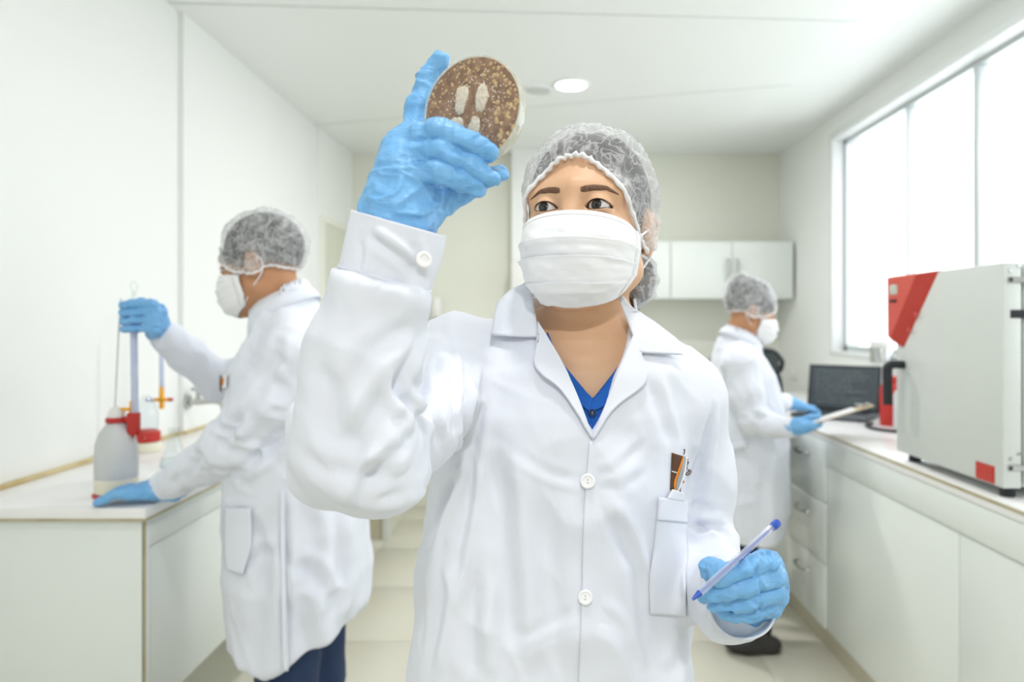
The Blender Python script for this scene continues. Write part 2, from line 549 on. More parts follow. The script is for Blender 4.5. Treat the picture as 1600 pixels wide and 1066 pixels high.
# ------------------------------------------------------------------ ceiling lamps and added fill lights
def downlight(x, y, power, label):  # also builds the added fill lights, shaped like the visible lamp
    r = .088 if power else .075
    z = ZC - .018
    o = empty('downlight_or_fill', (x, y, z))
    MB().lathe([(r * .84, 0), (r * .86, -.006), (r * .98, -.010), (r * 1.08, -.004), (r * 1.1, 0), (r * .84, 0)], (x, y, z), 40).build('trim_ring', 'white_frame', o)
    MB().lathe([(0, -.006), (r * .6, -.006), (r * .85, -.004), (r * .85, 0.0)], (x, y, z), 40).build('diffuser', 'lamp_diffuser' if power else 'lamp_off', o)
    tag(o, label, 'ceiling light')
    if power:
        l = bpy.data.lights.new('downlight', 'AREA'); l.shape = 'DISK'; l.size = r * 1.7; l.energy = power * LAMP; l.color = (1, .97, .99)
        lo = bpy.data.objects.new('downlight', l); lo.location = (x, y, z - .014); COL.objects.link(lo)
    return o
# the last three are unseen fill lights, added to brighten the room
downlight(.14, 3.52, 14, 'round glowing white downlight in the ceiling, right of the raised dish')
downlight(-.03, 3.60, 0, 'unlit grey round fitting in the ceiling next to the glowing downlight')
downlight(.14, 2.05, 5, 'added unseen fill light overhead, between the front woman and the far ceiling lamp')
downlight(.14, .55, 5, 'added unseen fill light straight above the camera')
downlight(.14, -.95, 18, 'added unseen fill light in the ceiling behind the camera')

# ------------------------------------------------------------------ left bench
LX = -.925      # front of the left bench
lc = empty('base_cabinet', (-1.16, 3.0, 0))
MB().box((XL + .022, 1.66, .38), (LX - .02, 4.20, CT - .032)).build('body', 'laminate', lc, smooth=False)
MB().box((XL + .005, 1.63, .36), (LX, 1.655, CT - .030), .002).build('end_panel', 'laminate', lc)
MB().box((LX - .004, 1.63, .36), (LX + .001, 1.637, CT - .03)).build('edge_band', 'edge_band', lc, smooth=False)
MB().box((LX - .02, 1.655, CT - .10), (LX - .002, 4.20, CT - .030), .002).build('apron', 'laminate', lc)
for k in range(4):
    y0 = 1.66 + k * .635
    MB().box((LX - .022, y0 + .002, .382), (LX - .008, y0 + .633, CT - .103), .002).build('door', 'laminate', lc)
tag(lc, 'long white laminate cabinet hung under the left worktop, its blank end panel facing the camera', 'cabinet')
lw = MB().box((XL + .02, 1.615, CT - .030), (LX + .012, 4.30, CT), .002).build('worktop', 'worktop', None, (-1.16, 3, CT - .03))
MB().box((XL + .024, 1.6135, CT - .030), (LX + .012, 1.6155, CT - .024)).box((LX + .0115, 1.6145, CT - .030), (LX + .0135, 4.30, CT - .024)).build('edge_band', 'edge_band', lw, smooth=False)
MB().box((XL, 1.615, CT - .001), (XL + .021, 2.699, CT + .010), .003).box((XL + .02, 2.699, CT - .001), (XL + .031, 4.28, CT + .010), .003).build('sealant_bead', 'sealant', lw)
tag(lw, 'white worktop of the left bench with a yellowed sealant bead along the wall', 'worktop')
leg = MB().box((LX - .045, 4.24, 0), (LX - .005, 4.29, CT - .031), .002).build('bench_leg', 'laminate', lc)
bp = MB().box((XL + .036, 4.255, 0), (LX - .046, 4.275, CT - .031), .001).build('bench_panel', 'beige_panel', lc)
struct(MB().box((XL + .02, 2.70, 0), (XL + .032, 4.25, .07)).box((XL, YF, 0), (XL + .012, 2.70, .07)).build('baseboard_left', 'wall_cream', smooth=False))

# wall tap over the left bench
tp = empty('wall_tap', P(306, 628, 2.72))
c = P(306, 628, 2.72); xw = XL + .021
MB().tube([(xw, c[1], c[2]), (xw + .012, c[1], c[2])], .026, 20).build('wall_flange', 'steel', tp)
MB().tube(smoothpath([(xw, c[1], c[2]), (xw + .05, c[1], c[2]), (xw + .10, c[1], c[2] + .004), (xw + .135, c[1], c[2] - .004), (xw + .145, c[1], c[2] - .03)], 20), .012, 14).build('spout', 'steel', tp)
MB().tube([(xw + .045, c[1], c[2] + .01), (xw + .045, c[1], c[2] + .045)], .009).tube([(xw + .02, c[1], c[2] + .05), (xw + .07, c[1], c[2] + .05)], .008).build('tap_handle', 'steel', tp)
tag(tp, 'small chrome tap on the left wall behind the man\'s raised arm', 'tap')

# ------------------------------------------------------------------ right bench
RX = 1.09
rb = empty('base_cabinet', (1.4, 2.6, 0))
MB().box((RX + .055, .10, 0), (XR - .002, 4.30, CT - .16)).build('plinth', 'beige_panel', rb, smooth=False)
MB().box((RX + .022, .10, .118), (XR - .002, 4.30, CT - .032)).build('body', 'laminate', rb, smooth=False)
MB().box((RX + .004, .10, CT - .125), (RX + .026, 3.16, CT - .030), .002).build('apron', 'laminate', rb)
for k, (a, b) in enumerate(((.10, .96), (.963, 1.86), (1.863, 2.73))):
    MB().box((RX + .010, a, .12), (RX + .026, b, CT - .128), .002).build('front_panel', 'laminate', rb)
zz = [.12, .372, .612, CT - .032]
for a, b in zip(zz, zz[1:]):
    d = MB().box((RX + .002, 2.735, a + .002), (RX + .024, 3.16, b - .002), .002).build('drawer', 'laminate', rb)
    zc = b - .075; yc = 2.95
    MB().tube(smoothpath([(RX + .004, yc - .065, zc), (RX - .018, yc - .055, zc - .002), (RX - .026, yc, zc - .006), (RX - .018, yc + .055, zc - .002), (RX + .004, yc + .065, zc)], 18), .0055, 8).build('handle', 'steel', d)
MB().box((RX + .002, 3.163, .12), (RX + .024, 4.30, CT - .032), .002).build('front_panel', 'laminate', rb)
tag(rb, 'white base cabinet under the right worktop with three drawers at its far part', 'cabinet')
rw = MB().box((RX, .08, CT - .030), (XR, 4.34, CT), .002).build('worktop', 'worktop', None, (1.4, 2.6, CT - .03))
MB().box((RX - .0015, .08, CT - .012), (RX + .001, 4.34, CT - .004)).build('edge_band', 'edge_band', rw, smooth=False)
MB().box((XR - .008, .08, CT - .001), (XR, 4.34, CT + .008), .002).build('sealant_bead', 'sealant', rw)
tag(rw, 'white worktop of the right bench under the window, brownish front edge', 'worktop')

# back bench
bb = empty('base_cabinet', (.9, 4.75, 0))
MB().box((.52, 4.55, .1), (RX - .02, YB - .002, CT - .032)).build('body', 'laminate', bb, smooth=False)
MB().box((.54, 4.60, 0), (RX - .02, YB - .002, .1)).build('plinth', 'beige_panel', bb, smooth=False)
for k in range(2):
    MB().box((.522 + k * .274, 4.53, .104), (.794 + k * .274, 4.549, CT - .034), .002).build('door', 'laminate', bb)
tag(bb, 'low white cabinet against the back wall, behind the standing woman at the laptop', 'cabinet')
bw = MB().box((.51, 4.50, CT - .03), (RX - .005, YB - .001, CT), .002).build('worktop', 'worktop')
tag(bw, 'short white worktop along the back wall', 'worktop')

# wall cabinets on the back wall
def wall_cabinet(x0, x1, label, handles):
    z0, z1, y0 = 1.475, 1.855, 4.70
    o = empty('wall_cabinet', ((x0 + x1) / 2, 4.85, z0))
    MB().box((x0, y0 + .02, z0), (x1, YB - .001, z1), .001).build('body', 'laminate', o)
    mid = (x0 + x1) / 2
    for k, (a, b) in enumerate(((x0, mid), (mid, x1))):
        d = MB().box((a + .002, y0, z0), (b - .002, y0 + .018, z1), .002).build('door', 'laminate', o)
        hx = b - .03 if k == 0 else a + .03
        MB().tube([(hx, y0, z0 + .12), (hx, y0 - .025, z0 + .12), (hx, y0 - .025, z0 + .26), (hx, y0, z0 + .26)], .006, 8).build('handle', 'steel', d)
    tag(o, label, 'wall cabinet')
wall_cabinet(.851, 1.67, 'white two-door wall cabinet in the back right corner with paired bar handles', True)
wall_cabinet(.51, .849, 'white wall cabinet next to the back-corner cabinet, partly behind the woman\'s capped head', True)
cb = MB().tube([P(996, 470, 4.98), P(996, 520, 4.99), P(997, 600, 5.0)], .006, 8).build('wall_cable', 'grey_plastic')
tag(cb, 'thin dark cable hanging below the wall cabinet on the back wall', 'cable')
sd = empty('soap_dispenser', P(681, 496, 4.97))
c = P(681, 496, 4.97)
MB().lathe([(0, 0), (.038, 0), (.042, .01), (.042, .11), (.036, .135), (0, .14)], c, 24).build('tank', 'white_plastic', sd)
MB().box(c + (-.03, .03, .02), c + (.03, YB - c[1], .10), .003).build('wall_plate', 'white_plastic', sd)
MB().tube([c + (0, -.01, -.001), c + (0, -.012, -.03)], .01, 10).build('nozzle', 'grey_plastic', sd)
tag(sd, 'small white soap dispenser on the cream back wall', 'dispenser')
td = empty('towel_dispenser', P(828, 462, 4.88))
c = P(828, 462, 4.88)
MB().box(c + (-.13, -.07, 0), c + (.13, YB - .14 - c[1], .24), .02).build('housing', 'white_plastic', td)
MB().box(c + (-.09, -.072, -.004), c + (.09, -.03, .012), .003).build('outlet_slot', 'grey_plastic', td)
tag(td, 'white paper towel dispenser on the pale pier behind the woman\'s mask', 'dispenser')
oc = empty('wall_socket', P(1246, 585, 4.75))
c = P(1246, 585, 4.75); c[0] = XR
MB().box(c + (-.008, -.06, -.04), c + (0, .06, .04), .003).build('plate', 'white_plastic', oc)
for s in (-.028, .028):
    MB().box(c + (-.012, s - .018, -.022), c + (-.006, s + .018, .022), .002).build('socket_insert', 'white_frame', oc)
tag(oc, 'white double power socket on the right wall above the far worktop end', 'socket')
# ------------------------------------------------------------------ incubator on the right bench
IX, IY0, IY1, IZ0, IZ1 = 1.103, 1.69, 2.20, .912, 1.456
inc = empty('incubator', (1.38, 1.95, CT))
MB().box((IX + .054, IY0 + .004, IZ0), (1.655, IY1, IZ1), .006).build('body', 'incubator_paint', inc)
MB().box((IX + .046, IY0 + .012, IZ0 + .012), (IX + .055, IY1 - .012, IZ1 - .012)).build('door_gasket', 'black_plastic', inc, smooth=False)
dd = MB().box((IX, IY0, IZ0), (IX + .046, IY1, IZ1), .004).build('door', 'incubator_paint', inc)
MB().box((IX - .001, IY0 + .03, IZ0 + .004), (IX + .0005, IY0 + .105, IZ0 + .047)).build('warning_label', 'red_plastic', dd, smooth=False)
for k in range(5):
    MB().box((IX - .0016, IY0 + .038 + .004 * (k % 2), IZ0 + .0095 + k * .0075), (IX - .0009, IY0 + .097 - .006 * (k % 3), IZ0 + .0115 + k * .0075)).build('label_text', 'panel_red', dd, smooth=False)
# red control panel in the far upper corner: raised front face, sloped darker flank
o_ = [(2.216, 1.4575), (1.955, 1.4575), (2.150, 1.232), (2.216, 1.250)]
i_ = [(2.214, 1.453), (2.040, 1.453), (2.196, 1.262), (2.212, 1.268)]
V = [(IX + .002, y, z) for y, z in o_] + [(IX - .022, y, z) for y, z in i_] + [(IX + .05, 2.216, 1.4575), (IX + .05, 2.216, 1.25)]
cp = mk('control_panel', V, [(4, 5, 6, 7), (0, 1, 5, 4), (2, 3, 7, 6), (3, 0, 4, 7), (0, 3, 9, 8)], 'panel_red', inc, smooth=False)
mk('panel_flank', [(IX + .002, *o_[1]), (IX + .002, *o_[2]), (IX - .0222, *i_[2]), (IX - .0222, *i_[1]), (IX + .006, *o_[1]), (IX + .006, *o_[2])],
   [(0, 1, 2, 3), (4, 5, 1, 0)], 'panel_red_dark', cp, smooth=False)
MB().box((IX - .0236, 2.150, 1.398), (IX - .0215, 2.196, 1.428), .0006).build('display', 'display', cp)
for k in range(5):
    MB().box((IX - .0245, 2.154 + k * .009, 1.374), (IX - .0215, 2.159 + k * .009, 1.383), .0006).build('button', 'black_plastic', cp)
for (y, z) in ((2.068, 1.335), (2.110, 1.29)):
    MB().lathe([(0, .003), (.006, .003), (.008, 0)], (0, 0, 0), 16, frame((-1, -.25, -.2), (IX - .008, y, z))).build('emblem', 'panel_red', cp)
MB().tube(smoothpath([(IX + .002, 2.155, 1.182), (IX - .03, 2.157, 1.183), (IX - .045, 2.160, 1.176), (IX - .048, 2.160, 1.15), (IX - .046, 2.160, 1.06)], 24), [.0125] * 10 + [.014] * 14, 14).build('door_handle', 'black_plastic', dd)
MB().lathe([(0, .008), (.018, .008), (.02, 0)], (0, 0, 0), 20, frame((-1, 0, 0), (IX, 2.155, 1.182))).build('handle_rose', 'grey_plastic', dd)
for z in (1.414, .962):
    h = MB().box((IX + .012, IY0 - .004, z - .007), (1.30, IY0 + .003, z + .007), .002).build('hinge', 'steel', inc)
    MB().box((IX + .013, IY0 - .0048, z - .005), (IX + .021, IY0 - .001, z + .005)).build('hinge_slot', 'black_plastic', h, smooth=False)
    for dx, dz in ((.018, .022), (.038, .034)):
        MB().lathe([(0, .002), (.004, .002), (.0055, 0)], (0, 0, 0), 14, frame((0, -1, 0), (IX + dx, IY0, z + dz))).build('screw', 'steel', inc)
MB().box((IX + .018, IY0 - .002, 1.322), (1.24, IY0 + .006, 1.342), .001).build('latch_plate', 'black_plastic', inc)
for x in (1.14, 1.62):
    for y in (1.73, 2.16):
        MB().lathe([(0, 0), (.016, 0), (.018, .004), (.016, IZ0 - CT), (0, IZ0 - CT)], (x, y, CT), 18).build('foot', 'black_plastic', inc)
tag(inc, 'large light grey laboratory incubator with a red corner control panel, on the right worktop', 'incubator')
sc_ = MB().box((1.11, 2.03, CT), (1.16, 2.16, CT + .0012), M=None).build('paper_slip', 'paper')
tag(sc_, 'small white paper slip lying on the worktop under the incubator door', 'paper')

# ------------------------------------------------------------------ laptop
hA, hB = np.array((1.278, 3.34)), np.array((1.483, 3.18))
ax = (hB - hA) / np.linalg.norm(hB - hA); wd = np.linalg.norm(hB - hA) + .06
nr = np.array((ax[1], -ax[0])); nr = nr if nr[1] < 0 else -nr          # towards the user
mid = (hA + hB) / 2
Ml = np.eye(4); Ml[:2, 0] = ax; Ml[:2, 1] = nr; Ml[:3, 2] = (0, 0, 1); Ml[:3, 3] = (mid[0], mid[1], CT + .0006)
lp = empty('laptop', (mid[0], mid[1], CT))
MB().box((-wd / 2, -.005, .004), (wd / 2, .225, .020), .004, M=Ml).build('base', 'grey_plastic', lp)
for k in range(5):
    for q in range(12):
        x0 = -wd / 2 + .022 + q * (wd - .044) / 12
        MB().box((x0, .03 + k * .017, .019), (x0 + .019, .044 + k * .017, .0218), .0008, M=Ml).build('key', 'black_plastic', lp)
MB().box((-.045, .135, .019), (.045, .195, .0206), .0006, M=Ml).build('touchpad', 'black_plastic', lp)
for sx in (-1, 1):
    for y in (.02, .2):
        MB().box((sx * (wd / 2 - .03) - .01, y - .006, 0), (sx * (wd / 2 - .03) + .01, y + .006, .005), M=Ml).build('foot', 'black_plastic', lp, smooth=False)
til = math.radians(12)
Mt = Ml @ np.array(Matrix.Translation((0, -.004, .016)) @ Matrix.Rotation(til, 4, 'X'))
sdp = MB().box((-wd / 2, -.008, 0), (wd / 2, 0, .216), .003, M=Mt).build('lid', 'black_plastic', lp)
MB().box((-wd / 2 + .01, -.0005, .014), (wd / 2 - .01, .0008, .206), M=Mt).build('screen', 'screen', sdp, smooth=False)
for k in range(9):
    w = (wd - .07) * (.55 + .45 * RNG.random())
    MB().box((-wd / 2 + .03, .0006, .182 - k * .018), (-wd / 2 + .03 + w, .0013, .187 - k * .018), M=Mt).build('screen_text_line', 'screen_text', sdp, smooth=False)
tag(lp, 'open dark laptop on the right worktop, screen showing lines of text', 'laptop')
lc_ = MB().tube(smoothpath([(1.37, 2.93, CT + .0068), (1.33, 2.90, CT + .0068), (1.31, 2.80, CT + .0068), (1.36, 2.72, CT + .0068), (1.42, 2.74, CT + .0068)], 30), .006, 8).build('power_cable', 'black_plastic')
tag(lc_, 'black cable coiled on the worktop between the laptop and the incubator', 'cable')

# canister and jars by the window
cn = empty('canister', (1.60, 3.33, CT))
MB().lathe([(0, 0), (.048, 0), (.05, .004), (.05, .31), (.048, .315), (0, .315)], (1.60, 3.33, CT), 32).build('body', 'steel', cn)
MB().lathe([(0, .345), (.046, .343), (.052, .335), (.052, .312), (.05, .310)], (1.60, 3.33, CT), 32).build('lid', 'white_plastic', cn)
MB().lathe([(.0506, .08), (.0508, .08), (.0508, .24), (.0506, .24)], (1.60, 3.33, CT), 32).build('label_band', 'paper', cn)
tag(cn, 'tall steel canister with a white lid by the window, behind the laptop', 'canister')
def jar(x, y, h, r, body, label):
    o = empty('plastic_jar', (x, y, CT))
    MB().lathe([(0, 0), (r * .94, 0), (r, .006), (r, h * .74), (r * .8, h * .83), (r * .6, h * .86), (r * .6, h * .88), (0, h * .88)], (x, y, CT), 28).build('body', body, o)
    MB().lathe([(0, h), (r * .62, h), (r * .68, h * .985), (r * .68, h * .87), (r * .6, h * .868)], (x, y, CT), 28).build('cap', 'red_plastic', o)
    tag(o, label, 'jar')
jar(1.4455, 2.93, .205, .042, 'red_plastic', 'red plastic jar on the worktop right of the laptop screen')
jar(1.425, 2.80, .185, .030, 'bottle_plastic', 'clear plastic jar with a red cap, half behind the incubator handle')

# ------------------------------------------------------------------ burettes on the left bench
def burette(c, s, tall, label):
    c = np.array(c, float)
    o = empty('dispensing_burette', c)
    L = lambda prof: [(r * s, z * s) for r, z in prof]
    MB().lathe(L([(0, 0), (.052, 0), (.054, .003), (.052, .008), (.045, .010), (0, .010)]), c, 36).build('base_plate', 'red_plastic', o)
    MB().lathe(L([(0, .010), (.049, .010), (.050, .016), (.0495, .045), (0, .045)]), c, 36).build('bottle_foot', 'bottle_liquid', o)
    MB().lathe(L([(.0495, .045), (.0495, .10), (.047, .13), (.040, .155), (.030, .172), (.022, .182), (.020, .186), (0, .186)]), c, 36).build('bottle', 'bottle_plastic', o)
    MB().lathe(L([(.022, .184), (.025, .186), (.025, .196), (.022, .198), (0, .198)]), c, 28).build('neck_ring', 'red_plastic', o)
    MB().lathe(L([(.019, .198), (.019, .212), (.012, .222), (0, .224)]), c, 24).build('neck_cap', 'white_plastic', o)
    b = c + np.array((.043, 0.0, .188)) * s
    v = MB().tube([c + np.array((.02, 0, .192)) * s, b], .009 * s, 12).box(b + np.array((-.012, -.012, -.035)) * s, b + np.array((.014, .012, .022)) * s, .004 * s).build('valve_block', 'red_plastic', o)
    MB().tube([b + np.array((.012, 0, -.02)) * s, b + np.array((.03, 0, -.045)) * s], .005 * s, 10).tube([b + np.array((-.004, 0, -.03)) * s, b + np.array((-.006, 0, -.052)) * s], .006 * s, 10).build('outlet_tip', 'red_plastic', v)
    MB().box(b + np.array((-.034, -.006, .026)) * s, b + np.array((.002, .006, .034)) * s, .002).box(b + np.array((-.008, -.006, .02)) * s, b + np.array((.0, .006, .052)) * s, .002).build('stopcock', 'yellow_plastic', o)
    MB().tube([b + np.array((.004, 0, .015)) * s, b + np.array((.0, 0, tall)) * s], .0085 * s, 16).build('graduated_tube', 'tube_blue', o)
    MB().tube([b + np.array((.0, 0, tall)) * s, b + np.array((-.001, 0, tall + .03)) * s], .004 * s, 10).tube(
        smoothpath([b + np.array((.0, 0, tall + .03)) * s, b + np.array((-.008, 0, tall + .042)) * s, b + np.array((.0, 0, tall + .056)) * s, b + np.array((.010, 0, tall + .044)) * s, b + np.array((.004, 0, tall + .02)) * s], 24), .002 * s, 8).build('glass_loop', 'lab_glass', o)
    MB().tube(smoothpath([c + np.array((-.004, 0, .215)) * s, c + np.array((0.0, 0, .30)) * s, c + np.array((.006, 0, .42)) * s, c + np.array((.012, 0, .50)) * s], 24), .0018 * s, 8).build('air_tube', 'grey_wire', o)
    tag(o, label, 'burette')
    return b
mat('tube_blue', rgb(206, 216, 240), 0.2, 0.5, alpha=0.75, vary=(30, rgb(188, 200, 236), 0.6))
mat('grey_wire', rgb(206, 210, 208), 0.4, 0.4, vary=(30, rgb(186, 190, 188), 0.6))
c1 = P(182, 771, 1.74); c1[2] = CT + .0006
b1 = burette(c1, .97, .30, 'dispensing burette with milky bottle and red base, beside the man\'s resting hand')
c2 = P(214, 700, 2.33); c2[2] = CT + .0006; c2[0] = max(c2[0], XL + .085)
burette2 = empty('dispensing_burette', c2)
c = c2
MB().lathe([(0, 0), (.046, 0), (.048, .004), (.046, .03), (.040, .034), (0, .034)], c, 30).build('base_plate', 'bottle_liquid', burette2)
MB().lathe([(.044, .034), (.044, .064), (.030, .072), (0, .072)], c, 30).build('holder', 'red_plastic', burette2)
MB().lathe([(.036, .068), (.038, .12), (.030, .155), (.015, .175), (.012, .185), (0, .185)], c, 30).build('bottle', 'lab_glass', burette2)
MB().box(c + (.028, -.008, .165), c + (.075, .008, .177), .003).box(c + (.046, -.008, .14), c + (.058, .008, .215), .003).build('stopcock', 'yellow_plastic', burette2)
MB().tube([c + (.075, 0, .171), c + (.088, 0, .171)], .006, 10).build('stopcock_tip', 'red_plastic', burette2)
MB().tube([c + (.0, 0, .17), c + (.05, 0, .17)], .006, 10).tube([c + (.052, 0, .2), c + (.05, 0, .46)], .007, 12).build('graduated_tube', 'tube_blue', burette2)
MB().tube(smoothpath([c + (.05, 0, .46), c + (.047, 0, .485), c + (.036, 0, .48), c + (.034, 0, .46)], 16), .002, 8).build('glass_loop', 'lab_glass', burette2)
tag(burette2, 'smaller clear burette with a yellow stopcock and red holder, standing against the left wall', 'burette')

fk = empty('conical_flask', P(272, 729, 2.085))
c = P(272, 729, 2.085); c[2] = CT
MB().lathe([(0, .001), (.036, .001), (.039, .006), (.037, .014), (.014, .085), (.0135, .11), (.017, .115)], c, 32).build('glass_body', 'lab_glass', fk)
MB().lathe([(0, .003), (.035, .003), (.036, .010), (.032, .025), (0, .025)], c, 32).build('liquid', 'lab_glass', fk)
tag(fk, 'clear conical flask on the left worktop behind the man\'s forearm', 'flask')

# ------------------------------------------------------------------ office chair behind the woman at the laptop
ch = empty('office_chair', (.915, 3.42, 0))
cx, y0 = .915, 3.17
def loop(x0, x1, z0, z1, y, r):
    return smoothpath([(x0 + .03, y, z0), (x0, y, z0 + .04), (x0 + .01, y, z1 - .03), (x0 + .05, y, z1), ((x0 + x1) / 2, y - .015, z1 + .008), (x1 - .05, y, z1), (x1 - .01, y, z1 - .03), (x1, y, z0 + .04), (x1 - .03, y, z0), ((x0 + x1) / 2, y - .01, z0 - .004), (x0 + .03, y, z0)], 70)
MB().tube(loop(cx - .16, cx + .16, 1.085, 1.185, y0, .01), .011, 10, False).build('upper_back_frame', 'black_plastic', ch)
MB().box((cx - .145, y0 - .006, 1.09), (cx + .145, y0 + .006, 1.18), .004).build('upper_back_mesh', 'dark_mesh', ch)
MB().tube(loop(cx - .16, cx + .16, .66, 1.07, y0, .01), .011, 10, False).build('lower_back_frame', 'black_plastic', ch)
MB().box((cx - .145, y0 - .004, .68), (cx + .145, y0 + .006, 1.06), .004).build('lower_back_mesh', 'dark_mesh', ch)
MB().tube(smoothpath([(cx, y0 + .01, 1.1), (cx, y0 - .02, .8), (cx, y0 + .02, .5), (cx, y0 + .2, .44)], 24), .02, 10).build('back_spine', 'black_plastic', ch)
MB().box((cx - .17, y0 + .03, .45), (cx + .17, y0 + .46, .51), .025).build('seat', 'dark_mesh', ch)
MB().tube([(cx, y0 + .25, .08), (cx, y0 + .25, .46)], .028, 14).build('gas_column', 'steel', ch)
for k in range(5):
    a = k * 2 * math.pi / 5 + .3
    e_ = np.array((cx + .14 * math.cos(a), y0 + .25 + .26 * math.sin(a) * .75, .07))
    l_ = MB().tube([(cx, y0 + .25, .1), e_], [.024, .016], 10).build('base_arm', 'black_plastic', ch)
    MB().tube([e_ + (-.012, 0, -.042), e_ + (.012, 0, -.042)], .028, 16).tube([e_ + (0, 0, -.02), e_ + (0, 0, .004)], .008, 8).build('castor', 'black_plastic', l_)
tag(ch, 'black office chair with a framed mesh back, just behind the woman at the laptop', 'office chair')
# ------------------------------------------------------------------ people: materials
mat('skin', rgb(224, 182, 146), 0.45, 0.4, vary=(22, rgb(214, 168, 130), 0.5), bump=(350, 0.05, 0.0006))
mat('skin_tan', rgb(196, 146, 110), 0.5, 0.35, vary=(22, rgb(182, 128, 92), 0.5), bump=(350, 0.05, 0.0006))
mat('hair', rgb(48, 44, 42), 0.5, 0.4, bump=(160, 0.4, 0.002, (1, .2, .2)), vary=(40, rgb(30, 27, 26), 0.8))
mat('brow', rgb(132, 102, 84), 0.7, 0.2, vary=(500, rgb(98, 72, 58), 1.0))
mat('lash', rgb(58, 44, 38), 0.7, 0.2, vary=(300, rgb(40, 30, 26), 0.5))
mat('eye_white', rgb(232, 230, 226), 0.15, 0.5, coat=0.5, vary=(80, rgb(222, 216, 210), 0.5))
mat('iris', rgb(58, 46, 40), 0.15, 0.4, coat=0.35, vary=(500, rgb(38, 30, 26), 0.8))
mat('pupil', rgb(16, 14, 14), 0.1, 0.5, coat=1.0, vary=(50, rgb(12, 10, 10), 0.5))
def cloth(name, col, s=0.25):
    m = mat(name, col, 0.85, 0.2, sheen=0.1, bump=(9, s, 0.006))
    nt = m.node_tree                                            # fine weave on top of the soft creases
    b = nt.nodes['Principled BSDF']
    bp = [n for n in nt.nodes if n.type == 'BUMP'][0]
    n = nt.nodes.new('ShaderNodeTexNoise'); n.inputs['Scale'].default_value = 700
    tc = [q for q in nt.nodes if q.type == 'TEX_COORD'][0]
    nt.links.new(tc.outputs['Object'], n.inputs['Vector'])
    b2 = nt.nodes.new('ShaderNodeBump'); b2.inputs['Strength'].default_value = 0.12; b2.inputs['Distance'].default_value = 0.0006
    nt.links.new(n.outputs['Fac'], b2.inputs['Height']); nt.links.new(bp.outputs[0], b2.inputs['Normal'])
    nt.links.new(b2.outputs[0], b.inputs['Normal'])
    return m
cloth('coat_cloth', rgb(232, 236, 245))
cloth('mask_cloth', rgb(244, 245, 246), 0.1)
cloth('shirt_blue', rgb(38, 98, 184), 0.3)
cloth('denim', rgb(46, 62, 92), 0.3)
mat('shoe_leather', rgb(60, 58, 58), 0.5, 0.4, bump=(60, 0.1, 0.002))
mat('button_plastic', rgb(246, 246, 246), 0.3, 0.5, vary=(90, rgb(236, 236, 238), 0.5))
mat('thread', rgb(200, 202, 208), 0.8, 0.2, vary=(90, rgb(186, 188, 196), 0.5))
mat('loop_elastic', rgb(240, 241, 242), 0.7, 0.2, bump=(300, 0.2, 0.0005))

def glove_material():
    m = mat('glove_nitrile', rgb(126, 186, 234), 0.42, 0.45, vary=(30, rgb(110, 174, 228), 0.7))
    nt = m.node_tree; b = nt.nodes['Principled BSDF']
    tc = [q for q in nt.nodes if q.type == 'TEX_COORD'][0]
    prev = None
    for sc, stren, dist, stretch in ((42, .5, .004, (1, 1, 2.2)), (110, .35, .0016, (2.0, 1, 1))):
        mp = nt.nodes.new('ShaderNodeMapping'); mp.inputs['Scale'].default_value = stretch
        n = nt.nodes.new('ShaderNodeTexNoise'); n.inputs['Scale'].default_value = sc; n.inputs['Distortion'].default_value = 1.2
        mr = nt.nodes.new('ShaderNodeMath'); mr.operation = 'SUBTRACT'; mr.inputs[1].default_value = 0.5
        ab = nt.nodes.new('ShaderNodeMath'); ab.operation = 'ABSOLUTE'
        bp = nt.nodes.new('ShaderNodeBump'); bp.inputs['Strength'].default_value = stren; bp.inputs['Distance'].default_value = dist
        nt.links.new(tc.outputs['Object'], mp.inputs[0]); nt.links.new(mp.outputs[0], n.inputs['Vector'])
        nt.links.new(n.outputs['Fac'], mr.inputs[0]); nt.links.new(mr.outputs[0], ab.inputs[0]); nt.links.new(ab.outputs[0], bp.inputs['Height'])
        if prev: nt.links.new(prev.outputs[0], bp.inputs['Normal'])
        prev = bp
    nt.links.new(prev.outputs[0], b.inputs['Normal'])
glove_material()

